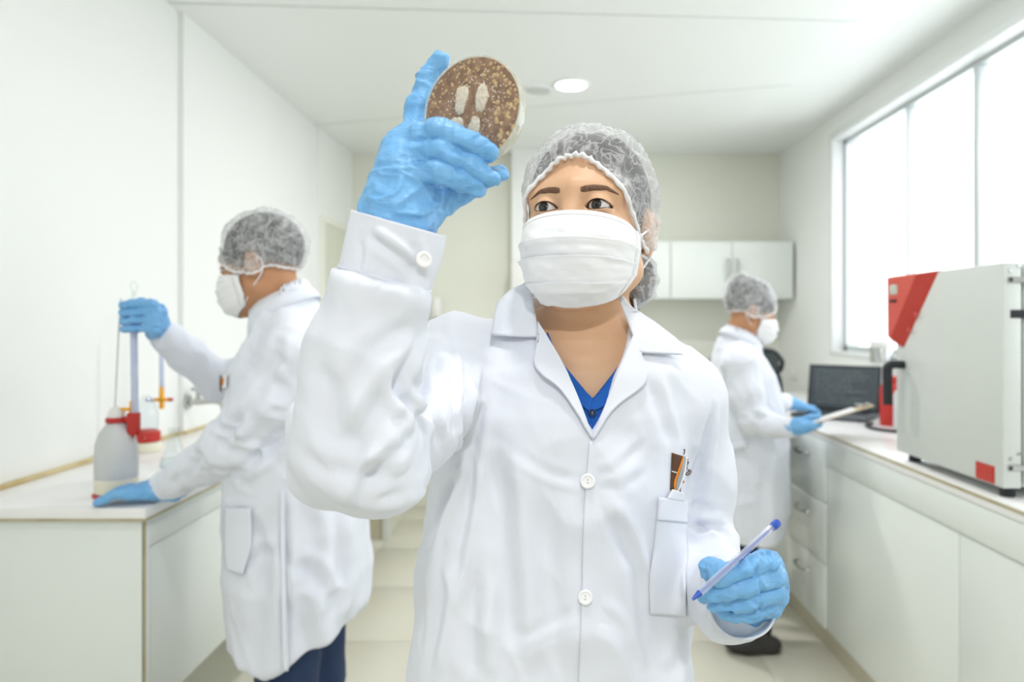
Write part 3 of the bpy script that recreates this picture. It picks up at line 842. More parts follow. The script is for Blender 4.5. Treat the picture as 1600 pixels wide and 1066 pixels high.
def cap_material():
    """thin crinkled non-woven: see-through film with opaque white creases"""
    m = bpy.data.materials.new('cap_film'); m.use_nodes = True
    nt = m.node_tree
    for n in list(nt.nodes): nt.nodes.remove(n)
    N = nt.nodes.new; Lk = nt.links.new
    out = N('ShaderNodeOutputMaterial'); tr = N('ShaderNodeBsdfTransparent'); df = N('ShaderNodeBsdfDiffuse'); tl = N('ShaderNodeBsdfTranslucent')
    df.inputs[0].default_value = (.9, .91, .92, 1); tl.inputs[0].default_value = (.9, .91, .92, 1)
    a = N('ShaderNodeMixShader'); a.inputs[0].default_value = .3
    Lk(df.outputs[0], a.inputs[1]); Lk(tl.outputs[0], a.inputs[2])
    tc = N('ShaderNodeTexCoord')
    wn = N('ShaderNodeTexNoise'); wn.inputs['Scale'].default_value = 26; wn.inputs['Detail'].default_value = 5
    Lk(tc.outputs['Object'], wn.inputs['Vector'])
    prev = None
    for sc, st in ((34, (1, 1, .55)), (62, (.6, 1.3, 1))):
        mp = N('ShaderNodeMapping'); mp.inputs['Scale'].default_value = st
        n = N('ShaderNodeTexNoise'); n.inputs['Scale'].default_value = sc; n.inputs['Detail'].default_value = 1.5; n.inputs['Distortion'].default_value = .8
        Lk(tc.outputs['Object'], mp.inputs[0]); Lk(mp.outputs[0], n.inputs['Vector'])
        sb = N('ShaderNodeMath'); sb.operation = 'SUBTRACT'; sb.inputs[1].default_value = .5
        ab = N('ShaderNodeMath'); ab.operation = 'ABSOLUTE'
        Lk(n.outputs['Fac'], sb.inputs[0]); Lk(sb.outputs[0], ab.inputs[0])
        r = N('ShaderNodeMapRange'); r.inputs[1].default_value, r.inputs[2].default_value = 0.0, .045
        r.inputs[3].default_value, r.inputs[4].default_value = .40, 0.0
        Lk(ab.outputs[0], r.inputs[0])
        if prev is None: prev = r; vo = ab
        else:
            q = N('ShaderNodeMath'); q.operation = 'MAXIMUM'; Lk(prev.outputs[0], q.inputs[0]); Lk(r.outputs[0], q.inputs[1]); prev = q
    n2 = N('ShaderNodeMapRange'); n2.inputs[1].default_value, n2.inputs[2].default_value = .35, .7
    n2.inputs[3].default_value, n2.inputs[4].default_value = .20, .46
    Lk(wn.outputs['Fac'], n2.inputs[0])
    ad = N('ShaderNodeMath'); ad.use_clamp = True
    Lk(prev.outputs[0], ad.inputs[0]); Lk(n2.outputs[0], ad.inputs[1])
    mx = N('ShaderNodeMixShader')
    Lk(ad.outputs[0], mx.inputs[0]); Lk(tr.outputs[0], mx.inputs[1]); Lk(a.outputs[0], mx.inputs[2])
    bp = N('ShaderNodeBump'); bp.inputs['Strength'].default_value = .6; bp.inputs['Distance'].default_value = .003
    Lk(vo.outputs[0], bp.inputs['Height']); Lk(bp.outputs[0], df.inputs['Normal'])
    Lk(mx.outputs[0], out.inputs[0])
    MATS['cap_film'] = m
cap_material()
mat('cap_edge', rgb(240, 241, 242), 0.8, 0.2, bump=(220, 0.4, 0.001))

# ------------------------------------------------------------------ people: shared builders
def head_frame(origin, yaw, pitch, roll=0.0):
    """head frame: face looks along local -y, eyes at local z = 0"""
    M = Matrix.Translation(Vector(origin)) @ Matrix.Rotation(math.radians(yaw), 4, 'Z') @ Matrix.Rotation(math.radians(pitch), 4, 'X') @ Matrix.Rotation(math.radians(roll), 4, 'Y')
    return np.array(M)

def inv_local(M, p):
    return ((p - M[:3, 3].astype(np.float32)) @ M[:3, :3].astype(np.float32))

EYE = [np.array((s * .0315, -.0765, 0.0)) for s in (-1, 1)]
ER = .0122
def head_local(q, eyes=True, ears=True):
    m = np.stack([np.abs(q[:, 0]), q[:, 1], q[:, 2]], 1)          # left-right mirrored copy
    d = ell(q, (0, .014, .034), (.0735, .093, .082))
    d = smin(d, ell(q, (0, -.022, -.025), (.064, .064, .085)), .03)
    d = smin(d, cap(m, (.050, .0, -.062), (.012, -.064, -.094), .020, .019), .03)     # jaw
    d = smin(d, cap(m, (.0, -.070, -.094), (.008, -.070, -.094), .019), .02)          # chin
    d = smin(d, cap(m, (.045, -.055, -.022), (.028, -.072, -.032), .016), .02)        # cheek bone
    d = smin(d, cap(m, (.0, -.082, .024), (.050, -.062, .020), .009), .02)         # brow ridge
    if eyes:
        d = smax(d, -ell(m, (.031, -.098, -.001), (.021, .017, .013)), .012)          # socket
    d = smin(d, cap(q, (0, -.080, .004), (0, -.103, -.034), .0065, .0105), .018)      # nose
    d = smin(d, cap(m, (.0, -.098, -.040), (.012, -.090, -.040), .009, .007), .008)
    if eyes:
        lid = np.linalg.norm(m - np.float32((.0315, -.0765, 0)), axis=1) - (ER + .0022)
        d = smin(d, lid, .006)
        x = (m[:, 0] - .0315) / .0158; zz = m[:, 2] + .0006 * 0
        k = np.clip(1 - x * x, -1, 1)
        up = zz - .0064 * k; lo = -.0046 * k - zz
        op = np.maximum(np.maximum(up, lo), q[:, 1] + .060)
        d = smax(d, -op, .0016)
    if not ears: return d
    e = ell(m - np.float32((.0755, .012, -.012)), (0, 0, 0), (.008, .018, .030))
    e = smin(e, cap(m, (.079, .022, .006), (.081, .018, .0), .004), .01)
    e = smax(e, -ell(m, (.084, .010, -.008), (.006, .009, .017)), .005)
    return smin(d, e, .008)

def cap_dome(M, parent, rad=(.083, .102, .094), ctr=(0, .014, .034), puff=.004, bumps=(), gather=(0, -1, .4), front=.058, seed=1, slope=.64, nu=150, nv=44):
    """bouffant cap: film, ruffled edge band; hair shell below it"""
    c = np.array(ctr); R = np.array(rad)
    al = np.linspace(0, 2 * np.pi, nu, endpoint=False)
    def edge(scale):
        y = -np.cos(al) * R[1] * .98 * scale; x = np.sin(al) * R[0] * .98 * scale
        z = front - (y + .09) * slope - .045 * (x / .075) ** 2 * np.clip(.6 - y / .1, 0, 1)
        return np.stack([x, y + c[1] * 0, z], 1)
    E = edge(1.0)
    ed = (E - c); ed /= np.linalg.norm(ed, axis=1)[:, None]
    pole = np.array((0, .25, 1.0)); pole /= np.linalg.norm(pole)
    def shell(radii, t1, amp, sd, clear):
        rows = []
        for v in np.linspace(0, t1, nv):
            om = np.arccos(np.clip(ed @ pole, -1, 1))
            dirs = (np.sin((1 - v) * om)[:, None] * pole + np.sin(v * om)[:, None] * ed) / np.sin(om)[:, None]
            rr = 1 / np.sqrt(((dirs / radii) ** 2).sum(1))
            for bd, bw, ba in bumps:
                bd = np.array(bd, float); bd /= np.linalg.norm(bd)
                rr = rr + ba * np.exp(-((1 - dirs @ bd) / bw))
            if amp:
                g_ = np.array(gather, float); g_ /= np.linalg.norm(g_)
                ang = np.arctan2(*(np.stack([dirs @ np.cross(g_, (0.0, .3, 1.0)), dirs @ np.array((0, .3, 1.0))])))
                dist = np.arccos(np.clip(dirs @ g_, -1, 1))
                fold = vnoise(np.stack([ang * 6.5, dist * 1.2, 0 * ang], 1), sd) * np.clip(dist * 1.2, 0, 1) * .0035
                fine = vnoise(dirs * 16, sd + 3) * .0022
                ruff = np.sin(al * 46) * .0014 * max(0, (v - .75) / .25)
                rr = rr + puff * np.sin(np.pi * min(v, 1)) ** .5 + fold + fine + ruff
                rr = rr - .0025 * max(0, (v - .85) / .15)
            pt = c + dirs * rr[:, None]
            for _ in range(4):
                pt = pt + dirs * np.clip(clear - head_local(pt.astype(np.float32), False, bool(amp)), 0, .006)[:, None]
            rows.append(pt)
        return np.concatenate(rows)
    F = np.array(grid_faces(nv, nu, True))[:, ::-1]
    Vh = shell(R - .0070, .955, 0, seed, .0012)
    hair = mk('hair', xf(M, Vh), F, 'hair', parent)
    Vc = shell(R - .0010, 1.0, 1, seed, .0042)
    film = mk('hair_cap', xf(M, Vc), F, 'cap_film', parent)
    rim = Vc[-nu:]
    k = np.arange(nu)
    out = (rim - c); out /= np.linalg.norm(out, axis=1)[:, None]
    rim = rim + out * .0005 * np.sin(k * 2.7)[:, None]; rim[:, 2] += .0011 * np.sin(k * 2.1)
    V, Fq = tube(np.vstack([rim, rim[:1]]), .0028 + .0007 * np.sin(np.append(k, 0) * 1.9), 8, False)
    mk('elastic_edge', xf(M, V), Fq, 'cap_edge', film)
    return film

def mask_sheet(M, parent, face, seed=3, nu=72, nv=96, ear=(.079, .030, .004), earlow=(.077, .030, -.034)):
    """pleated mask in the head frame, kept clear of the face field"""
    u = np.linspace(-1, 1, nu); v = np.linspace(0, 1, nv)
    U, W = np.meshgrid(u, v)
    yc = np.interp(W, [0, .10, .35, .62, .85, 1], [-.1015, -.108, -.1215, -.118, -.105, -.080])
    zc = np.interp(W, [0, .10, .35, .62, .85, 1], [-.0085, -.018, -.048, -.078, -.104, -.1165])
    xs = np.interp(W, [0, .3, .7, 1], [.0700, .0710, .0660, .050])
    ys = np.interp(W, [0, .3, .7, 1], [-.030, -.030, -.028, -.030])
    zs = np.interp(W, [0, .3, .7, 1], [-.0260, -.043, -.072, -.092])
    s = np.abs(U)
    X = xs * np.sin(np.pi / 2 * U) ; 
    w = s ** 2.0
    Y = yc * (1 - w) + ys * w
    Z = zc * (1 - s ** 2.2) + zs * s ** 2.2
    Q = np.stack([X, Y, Z], -1).reshape(-1, 3)
    # pleats: three saw-tooth steps that die out at the sides, plus soft dents
    pl = 0
    for pc, amp in ((.27, .0058), (.52, .0068), (.78, .0036)):
        bow = pc + .035 * (1 - s ** 2) * (1 if pc < .5 else -1)
        t = (W - bow) / .12
        pl = pl + amp * np.where(t > 0, np.exp(-t * 2.0), -.25 * np.exp(t * 8)) * (1 - s ** 4)
    fl = np.stack([U.ravel() * 1.6, W.ravel() * 3.2, 0 * U.ravel()], 1)
    soft = vnoise(fl * 2 + 5, seed) * .0026 + vnoise(fl * 5, seed + 1) * .0012 + .0014 * ridged(np.stack([U.ravel() * 3 + W.ravel() * 1.5, W.ravel() * 2.4, 0 * U.ravel()], 1), seed + 2)
    nrm = np.stack([X.ravel() * .9, Y.ravel() - .02, Z.ravel() * .3], 1); nrm /= np.linalg.norm(nrm, axis=1)[:, None]
    Q = Q + nrm * (pl.ravel() + soft * (1 - s.ravel() ** 3) * np.clip((W.ravel() - .12) * 4, .08, 1))[:, None]
    # a light push clear of the skin
    for _ in range(6):
        d = face(Q.astype(np.float32))
        Q[:, 1] -= np.clip(.0022 - d, 0, .004) * .8
        Q[:, 0] += np.sign(Q[:, 0]) * np.clip(.0022 - d, 0, .004) * .5 * (s.ravel() > .6)
    mo = mk('face_mask', xf(M, Q), np.array(grid_faces(nv, nu)), 'mask_cloth', parent)
    solidify(mo, .0012, 0)
    G = Q.reshape(nv, nu, 3)
    # stitched bands: along both side edges and the nose wire edge
    for side, j in ((-1, 0), (1, nu - 1)):
        strip = []
        for i in range(nv):
            a = G[i, j]; b = G[i, j - side * 4]
            dirv = (a - b) / np.linalg.norm(a - b)
            for t in (-.0145, -.006, .0015):
                strip.append(a + dirv * t + np.array((side * .0016, -.0022, 0)))
        so = mk('side_band', xf(M, np.array(strip)), np.array(grid_faces(nv, 3)), 'mask_cloth', mo)
        solidify(so, .0020, 0)
        e1 = np.array((side * ear[0], ear[1], ear[2])); e2 = np.array((side * earlow[0], earlow[1], earlow[2]))
        top, bot = G[1, j], G[-2, j]
        pts = [top, top * .45 + e1 * .55 + (side * .004, 0, .002), e1, e1 * .5 + e2 * .5 + (side * -.001, .006, 0), e2, bot * .5 + e2 * .5 + (side * .003, 0, 0), bot]
        V, Fq = tube(smoothpath(pts, 40), .0014, 8)
        mk('ear_loop', xf(M, V), Fq, 'loop_elastic', mo)
    row = []
    for i, off in ((0, 0), (4, 0)):
        pass
    n_ = np.array((0, -.0012, 0.0))
    wire = []
    for i in range(3, 7):
        wire.append(G[i, 4:-4] + n_ * (1.1 if i in (4, 5) else .6))
    wo = mk('nose_band', xf(M, np.concatenate(wire)), np.array(grid_faces(4, nu - 8)), 'mask_cloth', mo)
    solidify(wo, .0008, 0)
    return mo

def eye_set(M, parent, gaze=(0, 0)):
    gy, gz = gaze
    for s, c in zip((-1, 1), EYE):
        V, F = lathe([(0, -1)] + [(math.sin(t), -math.cos(t)) for t in np.linspace(.12, math.pi - .12, 22)] + [(0, 1)], 32)
        A = frame((math.sin(gy), -math.cos(gy), math.sin(gz)), c)
        eo = mk('eye', xf(M, xf(A, V * ER)), F, 'eye_white', parent)
        for nm, ang, k, mt in (('iris', .53, 1.012, 'iris'), ('pupil', .25, 1.022, 'pupil')):
            V, F = lathe([(0, 1)] + [(math.sin(t), math.cos(t)) for t in np.linspace(.05, ang, 10)], 28)
            mk(nm, xf(M, xf(A, V * ER * k)), F, mt, eo)

def brows_and_lashes(M, parent, face):
    for s in (-1, 1):
        t = np.linspace(0, 1, 30)
        x = s * (.0125 + t * .041)
        z = np.interp(t, [0, .35, .68, 1], [.0185, .0212, .0216, .0150])
        hw = np.interp(t, [0, .1, .5, .8, 1], [.0026, .0038, .0034, .0022, .0005])
        rows = []
        for k in (-1, -.4, .4, 1):
            rows.append(np.stack([x, np.full(30, -.16), z + k * hw], 1))
        Q = np.concatenate(rows)
        H = trace(face, Q, np.array([[0, 1.0, 0]]), 0, .2)
        H[:, 1] -= np.repeat(np.array((.0002, .0012, .0012, .0002)), 30)
        F = np.array(grid_faces(4, 30))
        mk('eyebrow', xf(M, H), F if s > 0 else F[:, ::-1], 'brow', parent)
        c = EYE[0 if s < 0 else 1]
        tt = np.linspace(-.98, 1.02, 26)
        for nm, zk, rr, push in (('lash_line', .0065, .0008, .0022), ('lower_lash_line', -.0048, .0004, .0018)):
            xx = c[0] + tt * .0158
            zz = c[2] + zk * np.clip(1 - tt * tt, 0, 1) + (.0002 if zk > 0 else 0)
            yy = c[1] - np.sqrt(np.maximum((ER + push) ** 2 - (xx - c[0]) ** 2 - (zz - c[2]) ** 2, 1e-6))
            Vt, Ft = tube(np.stack([xx, yy, zz], 1), rr * (.35 + .65 * np.clip(1 - tt ** 4, 0, 1)), 6)
            mk(nm, xf(M, Vt), Ft, 'lash', parent)

def table_torso(tb):
    tb = np.array(tb, float)
    z = tb[:, 0]
    def f(p, off=0.0):
        pz = np.clip(p[:, 2], z[0], z[-1])
        cx, a, cy, b = (np.interp(pz, z, tb[:, k]) for k in (1, 2, 3, 4))
        a = a - off; b = b - off
        e = 2.5
        k = (np.abs((p[:, 0] - cx) / a) ** e + np.abs((p[:, 1] - cy) / b) ** e) ** (1 / e)
        d = (k - 1) * np.minimum(a, b)
        return np.maximum(np.maximum(d, p[:, 2] - z[-1]), z[0] - p[:, 2])
    return f

def coat_folds(V, N, torso_axis, seed, amp=1.0, arms=()):
    """drape: long vertical folds on the body, crossing creases round the elbows"""
    p = V
    low = np.clip((1.20 - p[:, 2]) / .35, 0, 1)
    vert = vnoise(np.stack([p[:, 0] * 15 + 3, p[:, 1] * 15, p[:, 2] * 2.0], 1), seed) * .0085 * (.35 + .65 * low)
    diag = ridged(np.stack([p[:, 0] * 9 + p[:, 2] * 5, p[:, 1] * 8, p[:, 2] * 9 - p[:, 0] * 4], 1), seed + 1) * .0046
    fine = ridged(np.stack([p[:, 0] * 26 + p[:, 2] * 10, p[:, 1] * 24, p[:, 2] * 15], 1), seed + 2) * .0018
    d = vert + diag + fine
    for (a, r, str_) in arms:
        q = np.linalg.norm(p - np.array(a), axis=1)
        w = np.exp(-(q / r) ** 2)
        d = d + w * str_ * ridged(np.stack([p[:, 0] * 18 + p[:, 1] * 12, p[:, 1] * 16, p[:, 2] * 34 + p[:, 0] * 14], 1), seed + 4)
    return V + N * (d * amp)[:, None]

def creases(V, N, lines, step=.003):
    """press drawn fold lines into a cloth mesh: lines = [(world points, width, depth)], a groove with a raised lip"""
    d = np.zeros(len(V))
    for pts, w, a in lines:
        pts = np.asarray(pts)
        L = np.linalg.norm(np.diff(pts, axis=0), axis=1).sum()
        pts = smoothpath(pts, max(int(L / step), 8)) if len(pts) > 2 else np.linspace(pts[0], pts[1], max(int(L / step), 8))
        t = np.linspace(0, 1, len(pts)); fade = np.clip(np.minimum(t, 1 - t) * 5, .15, 1)
        lo, hi = pts.min(0) - 4 * w, pts.max(0) + 4 * w
        idx = np.where(((V > lo) & (V < hi)).all(1))[0]
        if not len(idx): continue
        best = np.full(len(idx), 9.0); fd = np.zeros(len(idx)); sgn = np.zeros(len(idx))
        tan = np.gradient(pts, axis=0)
        for k in range(len(pts)):
            q = V[idx] - pts[k]
            r = (q * q).sum(1)
            m = r < best
            best[m] = r[m]; fd[m] = fade[k]
            sgn[m] = np.sign((np.cross(tan[k], q[m]) * N[idx[m]]).sum(1))
        r = np.sqrt(best)
        d[idx] += fd * a * (-np.exp(-(r / w) ** 2) + .75 * np.exp(-((r - 1.9 * w) / (.9 * w)) ** 2) * (sgn > 0) + .25 * np.exp(-((r - 1.9 * w) / w) ** 2) * (sgn <= 0))
    return V + N * d[:, None]

def px_lines(f, items, t0=.45, t1=1.6):
    out = []
    for px, w, a in items:
        o, d = pixrays(px); H = trace(f, o, d, t0, t1)
        H = H[~np.isnan(H[:, 0])]
        if len(H) > 1: out.append((H, w, a))
    return out

def skin_legs(hip, foot_l, foot_r, yaw, parent, trousers='denim'):
    """trousers from the hips to the floor and a pair of shoes"""
    hip = np.array(hip)
    def f(p):
        d = ell(p, hip, (.125, .125, .13))
        for ft in (foot_l, foot_r):
            ft = np.array(ft)
            side = (ft - hip) * (.45, .45, 0)
            d = smin(d, chain(p, [(*(hip + side + (0, 0, -.03)), .088), (*(hip * .45 + ft * .55 + side * .2 + (0, 0, .05)), .07), (*(ft + (0, 0, .075)), .055)], .02), .02)
        return np.maximum(d, .035 - p[:, 2])
    lo = np.minimum(np.minimum(foot_l, foot_r), hip) - .2; hi = np.maximum(np.maximum(foot_l, foot_r), hip) + .2
    lo[2] = .02; hi[2] = hip[2] + .16
    V, F = mesh_sdf(f, lo, hi, .011)
    V = coat_folds(relax(V, F, 1), vnormals(V, F), 0, 31, .8)
    mk('trousers', V, F, trousers, parent)
    fw = np.array((math.sin(math.radians(yaw)), -math.cos(math.radians(yaw)), 0))
    for ft in (foot_l, foot_r):
        ft = np.array(ft, float)
        g_ = lambda p: np.maximum(smin(cap(p, ft + (0, 0, .045), ft + fw * .05 + (0, 0, .045), .043), cap(p, ft + fw * .05 + (0, 0, .035), ft + fw * .15 + (0, 0, .028), .042, .036), .03), .001 - p[:, 2])
        V, F = mesh_sdf(g_, ft - (.25, .25, .05), ft + (.25, .25, .15), .008)
        mk('shoe', V, F, 'shoe_leather', parent)

def glove(name, chains, palm, cuff, parent, h=.0016, seed=5, amp=1.0, wr=1.0):
    """gloved hand: separate finger chains, a soft palm, wrinkles; returns the distance field"""
    def f(p):
        d = None
        for rows in palm:
            c = chain(p, rows, .01)
            d = c if d is None else smin(d, c, .016)
        e = None
        for rows in chains:
            c = chain(p, rows, .003)
            e = c if e is None else smin(e, c, .0016)
        d = smin(d, e, .0045)
        if cuff is not None: d = smin(d, chain(p, cuff, .006), .010)
        return d
    al = np.array([r[:3] for q in list(chains) + list(palm) + ([cuff] if cuff else []) for r in q])
    V, F = mesh_sdf(f, al.min(0) - .035, al.max(0) + .035, h)
    V = relax(V, F, 1, .4)
    N = vnormals(V, F)
    w = (ridged(V * np.array((60, 60, 95)) + vnoise(V * 40, seed)[:, None] * .8, seed) * .0016 + ridged(V * np.array((130, 110, 90)) + 7, seed + 2) * .0008
         + vnoise(V * 45, seed + 5) * .0008)
    V = V + N * (w * amp * wr)[:, None]
    mk(name, V, F, 'glove_nitrile', parent)
    return f

def rows(*a):
    """(px, py, depth, radius) control rows -> world rows"""
    return [(*P(x, y, d), r) for x, y, d, r in a]

from mathutils.bvhtree import BVHTree
def cast(f, o, d, t0, t1):
    """hit points and normals of rays on a distance field or on a built cloth mesh"""
    if isinstance(f, BVHTree):
        H = np.full((len(d), 3), np.nan); G = np.tile((0.0, -1.0, 0.0), (len(d), 1))
        for i, q in enumerate(d):
            loc, nor, _, _ = f.ray_cast(Vector(o + q * t0), Vector(q), t1)
            if loc is not None:
                n = np.array(nor); n = n if n @ q < 0 else -n
                H[i] = loc; G[i] = n
        return H, G
    H = trace(f, o, d, t0, t1)
    e = 1e-3; Z = np.nan_to_num(H)
    G = np.stack([f((Z + np.eye(3)[q] * e).astype(np.float32)) - f((Z - np.eye(3)[q] * e).astype(np.float32)) for q in range(3)], 1)
    return H, G / (np.linalg.norm(G, axis=1)[:, None] + 1e-9)

def project_sheet(name, f, pxA, pxB, m, parent, n=40, k=12, lift=(.003, .003), thick=.0022, t1=1.6, wob=0.0, t0=.45):
    """sheet between two pixel polylines laid on the cloth surface f, standing off by lift (A edge, B edge)"""
    A = smoothpath(np.array(pxA, float), n) if len(pxA) > 2 else np.linspace(pxA[0], pxA[1], n)
    B = smoothpath(np.array(pxB, float), n) if len(pxB) > 2 else np.linspace(pxB[0], pxB[1], n)
    t = np.linspace(0, 1, k)
    G = (A[None] * (1 - t[:, None, None]) + B[None] * t[:, None, None]).reshape(-1, 2)
    o, d = pixrays(G)
    H, g = cast(f, o, d, t0, t1)
    bad = np.isnan(H[:, 0])
    if bad.any():
        good = H[~bad]
        dep = np.nanmedian(good[:, 1]) if len(good) else .85
        for i in np.where(bad)[0]:
            j = np.argmin(((G[~bad] - G[i]) ** 2).sum(1)) if len(good) else 0
            dd_ = good[j][1] if len(good) else dep
            H[i] = P(G[i][0], G[i][1], dd_)
    if isinstance(f, BVHTree):            # let the cloth piece bridge the finest creases below it
        Hg = H.reshape(k, n, 3); Gg = g.reshape(k, n, 3)
        for _ in range(3):
            Hs = np.pad(Hg, ((1, 1), (1, 1), (0, 0)), mode='reflect', reflect_type='odd'); Gs = np.pad(Gg, ((1, 1), (1, 1), (0, 0)), mode='edge')
            Hg = .5 * Hg + .125 * (Hs[:-2, 1:-1] + Hs[2:, 1:-1] + Hs[1:-1, :-2] + Hs[1:-1, 2:])
            Gg = .5 * Gg + .125 * (Gs[:-2, 1:-1] + Gs[2:, 1:-1] + Gs[1:-1, :-2] + Gs[1:-1, 2:])
        H = Hg.reshape(-1, 3); g = Gg.reshape(-1, 3); g /= np.linalg.norm(g, axis=1)[:, None]
    L = np.repeat(lift[0] + (lift[1] - lift[0]) * t, n)
    H = H + g * L[:, None]
    o_ = mk(name, H, np.array(grid_faces(k, n)), m, parent)
    if thick: solidify(o_, thick, 0)
    return o_

def button_on(f, px, r, parent, name='button', t1=1.6, lift=.003, t0=.45):
    o, d = pixrays([px]); H, g = cast(f, o, d, t0, t1)
    H, g = H[0], g[0]
    if np.isnan(H[0]): return None
    if isinstance(f, BVHTree): g = g * .4 - d[0] * .6; g /= np.linalg.norm(g)
    A = frame(g, H + g * lift)
    b = MB().lathe([(0, .0012), (r * .55, .0012), (r * .72, .0020), (r * .92, .0018), (r, .0008), (r * .95, -.0006), (0, -.0008)], (0, 0, 0), 28, A).build(name, 'button_plastic', parent)
    for s in (-1, 1):
        MB().lathe([(0, .0016), (r * .1, .0016), (r * .14, .001)], (0, 0, 0), 10, A @ np.array(Matrix.Translation((0, s * r * .2, 0)))).build('button_hole', 'thread', b)
    return b
# ------------------------------------------------------------------ the woman in front, holding up the dish
HW = head_frame((.0565, .894, 1.4355), -17, -6)
torso = table_torso([(.45, .01, .215, .93, .165), (.70, .01, .195, .92, .15), (.88, .01, .178, .915, .138), (1.0, .012, .167, .91, .127), (1.10, .02, .158, .905, .118),
                     (1.20, .033, .150, .90, .108), (1.25, .040, .142, .905, .100), (1.29, .044, .115, .91, .085), (1.32, .046, .07, .91, .06)])
SH_R, SH_L = (-.112, .885, 1.256), (.178, .915, 1.208)
armR = [(*SH_R, .056), (-.148, .74, 1.208, .050), (-.163, .63, 1.203, .048)]
foreR = [(-.166, .61, 1.203, .049), (-.157, .603, 1.28, .042), (-.1365, .598, 1.346, .0365), (-.128, .596, 1.38, .036)]
CUT_R = (P(601, 441, .598), P(624, 349, .594) - P(601, 438, .598)); CUT_R = (CUT_R[0], CUT_R[1] / np.linalg.norm(CUT_R[1]))
CUT_L = (np.array((.2125, .765, 1.006)), np.array((.02, -.97, .22)))
armL = [(*SH_L, .056), (.196, .95, 1.10, .052), (.205, .965, 1.0, .050)]
foreL = [(.205, .965, .995, .050), (.208, .86, .985, .043), (.212, .785, 1.002, .0365), (.213, .73, 1.014, .035)]
def coat_outer(p):
    d = torso(p)
    d = smin(d, cap(p, (-.0, .91, 1.272), SH_R, .047, .056), .03)
    d = smin(d, cap(p, (.09, .91, 1.272), SH_L, .047, .056), .03)
    a = chain(p, armR, .03)
    a = smin(a, np.maximum(chain(p, foreR, .02), (p - CUT_R[0].astype(np.float32)) @ CUT_R[1].astype(np.float32)), .012)
    a = smin(a, cap(p, P(486, 655, .64), P(502, 740, .63), .018, .023), .02)          # slack cloth at the elbow
    a = smin(a, cap(p, P(640, 742, .66), P(600, 750, .62), .018, .024), .02)
    d = smin(d, a, .028)
    b = smin(chain(p, armL, .03), np.maximum(chain(p, foreL, .02), (p - CUT_L[0].astype(np.float32)) @ CUT_L[1].astype(np.float32)), .014)
    b = smin(b, cap(p, P(1105, 845, .93), P(1120, 850, .92), .026), .02)
    return smin(d, b, .022)
def neck_cone(p):
    q = p.copy(); q[:, 1] = .905 + (p[:, 1] - .905) * 1.5
    return cap(q, (.046, .905, 1.235), (.052, .915, 1.365), .142, .078) * .7
coat_collared = lambda p: smin(coat_outer(p), neck_cone(p), .03)
def wedge(p, xb, zb, xl, zl, xr, zr):
    """V opening in the x-z plane: negative inside"""
    def half(x0, z0, x1, z1, s):
        nx, nz = (z1 - z0), -(x1 - x0); L = math.hypot(nx, nz)
        return s * ((p[:, 0] - x0) * nx + (p[:, 2] - z0) * nz) / L
    return np.maximum(half(xb, zb, xl, zl, -1), half(xb, zb, xr, zr, 1))
V1 = (.0555, 1.176, -.014, 1.305, .105, 1.300)
V2 = (.0567, 1.222, .012, 1.276, .090, 1.262)
def opening(p):
    w = np.maximum(wedge(p, *V1), p[:, 1] - .93)
    n = np.maximum(cap(p, (.046, .905, 1.20), (.052, .915, 1.40), .060, .066), 1.24 - p[:, 2])
    return smin(np.maximum(w, -(coat_outer(p) + .055)), n, .01)
def coat_f(p):
    return smax(np.maximum(coat_outer(p), .46 - p[:, 2]), -opening(p), .006)
def body_f(p):
    q = inv_local(HW, p)
    d = head_local(q)
    nb = xf(HW, np.array([(0, .022, -.055)]))[0]
    d = smin(d, cap(p, nb, (.048, .905, 1.27), .050, .058), .018)
    t = torso(p, .016)
    t = smin(t, cap(p, (.0, .91, 1.268), SH_R, .036, .04), .03)
    t = smin(t, cap(p, (.09, .91, 1.268), SH_L, .036, .04), .03)
    t = smin(t, cap(p, (.058, .838, 1.262), (.12, .865, 1.285), .008), .016)          # collar bones
    t = smin(t, cap(p, (.036, .838, 1.262), (-.03, .865, 1.29), .008), .016)
    return smin(d, t, .03)
V, F = mesh_sdf(body_f, (-.16, .74, 1.10), (.24, 1.04, 1.58), .0019)
V = relax(V, F, 2, .4)
def inner_f(p):       # the rest of the body, inside the clothes
    d = np.maximum(torso(p, .03), .78 - p[:, 2])
    for a_, f_ in ((armR, foreR), (armL, foreL)):
        d = smin(d, chain(p, [(*q[:3], q[3] * .56) for q in a_ + f_[1:-1]], .02), .02)
    return np.maximum(d, p[:, 2] - 1.40)
V2m, F2m = mesh_sdf(inner_f, (-.30, .5, .74), (.32, 1.1, 1.42), .009)
woman = mk('person', np.concatenate([V, V2m]), np.concatenate([F, F2m + len(V)]), 'skin', None, (.03, .93, 0))
tag(woman, 'woman in front in white lab coat, mask and hair cap, holding up a brown dish', 'person')
face_w = lambda q: head_local(q)
eye_set(HW, woman, (-.10, .10))
brows_and_lashes(HW, woman, face_w)
mask_sheet(HW, woman, face_w)
cap_dome(HW, woman, bumps=(), gather=(-.05, -1, .62), front=.062, seed=4, slope=.80)
# bun of hair in the cap, low behind the ear
bn = xf(HW, np.array([(.052, .066, -.062)]))[0]
V, F = lathe([(0, -1)] + [(math.sin(t) * (1 + .06 * math.sin(9 * t)), -math.cos(t)) for t in np.linspace(.1, 3.04, 26)] + [(0, 1)], 40)
N_ = V / (np.linalg.norm(V, axis=1)[:, None] + 1e-9)
bun = mk('hair_bun', bn + V * (.026, .026, .032), F, 'hair', woman)
mk('bun_cover', bn + (V + N_ * (vnoise(V * 3.2, 5) * .10)[:, None]) * (.031, .031, .037), F, 'cap_film', bun)

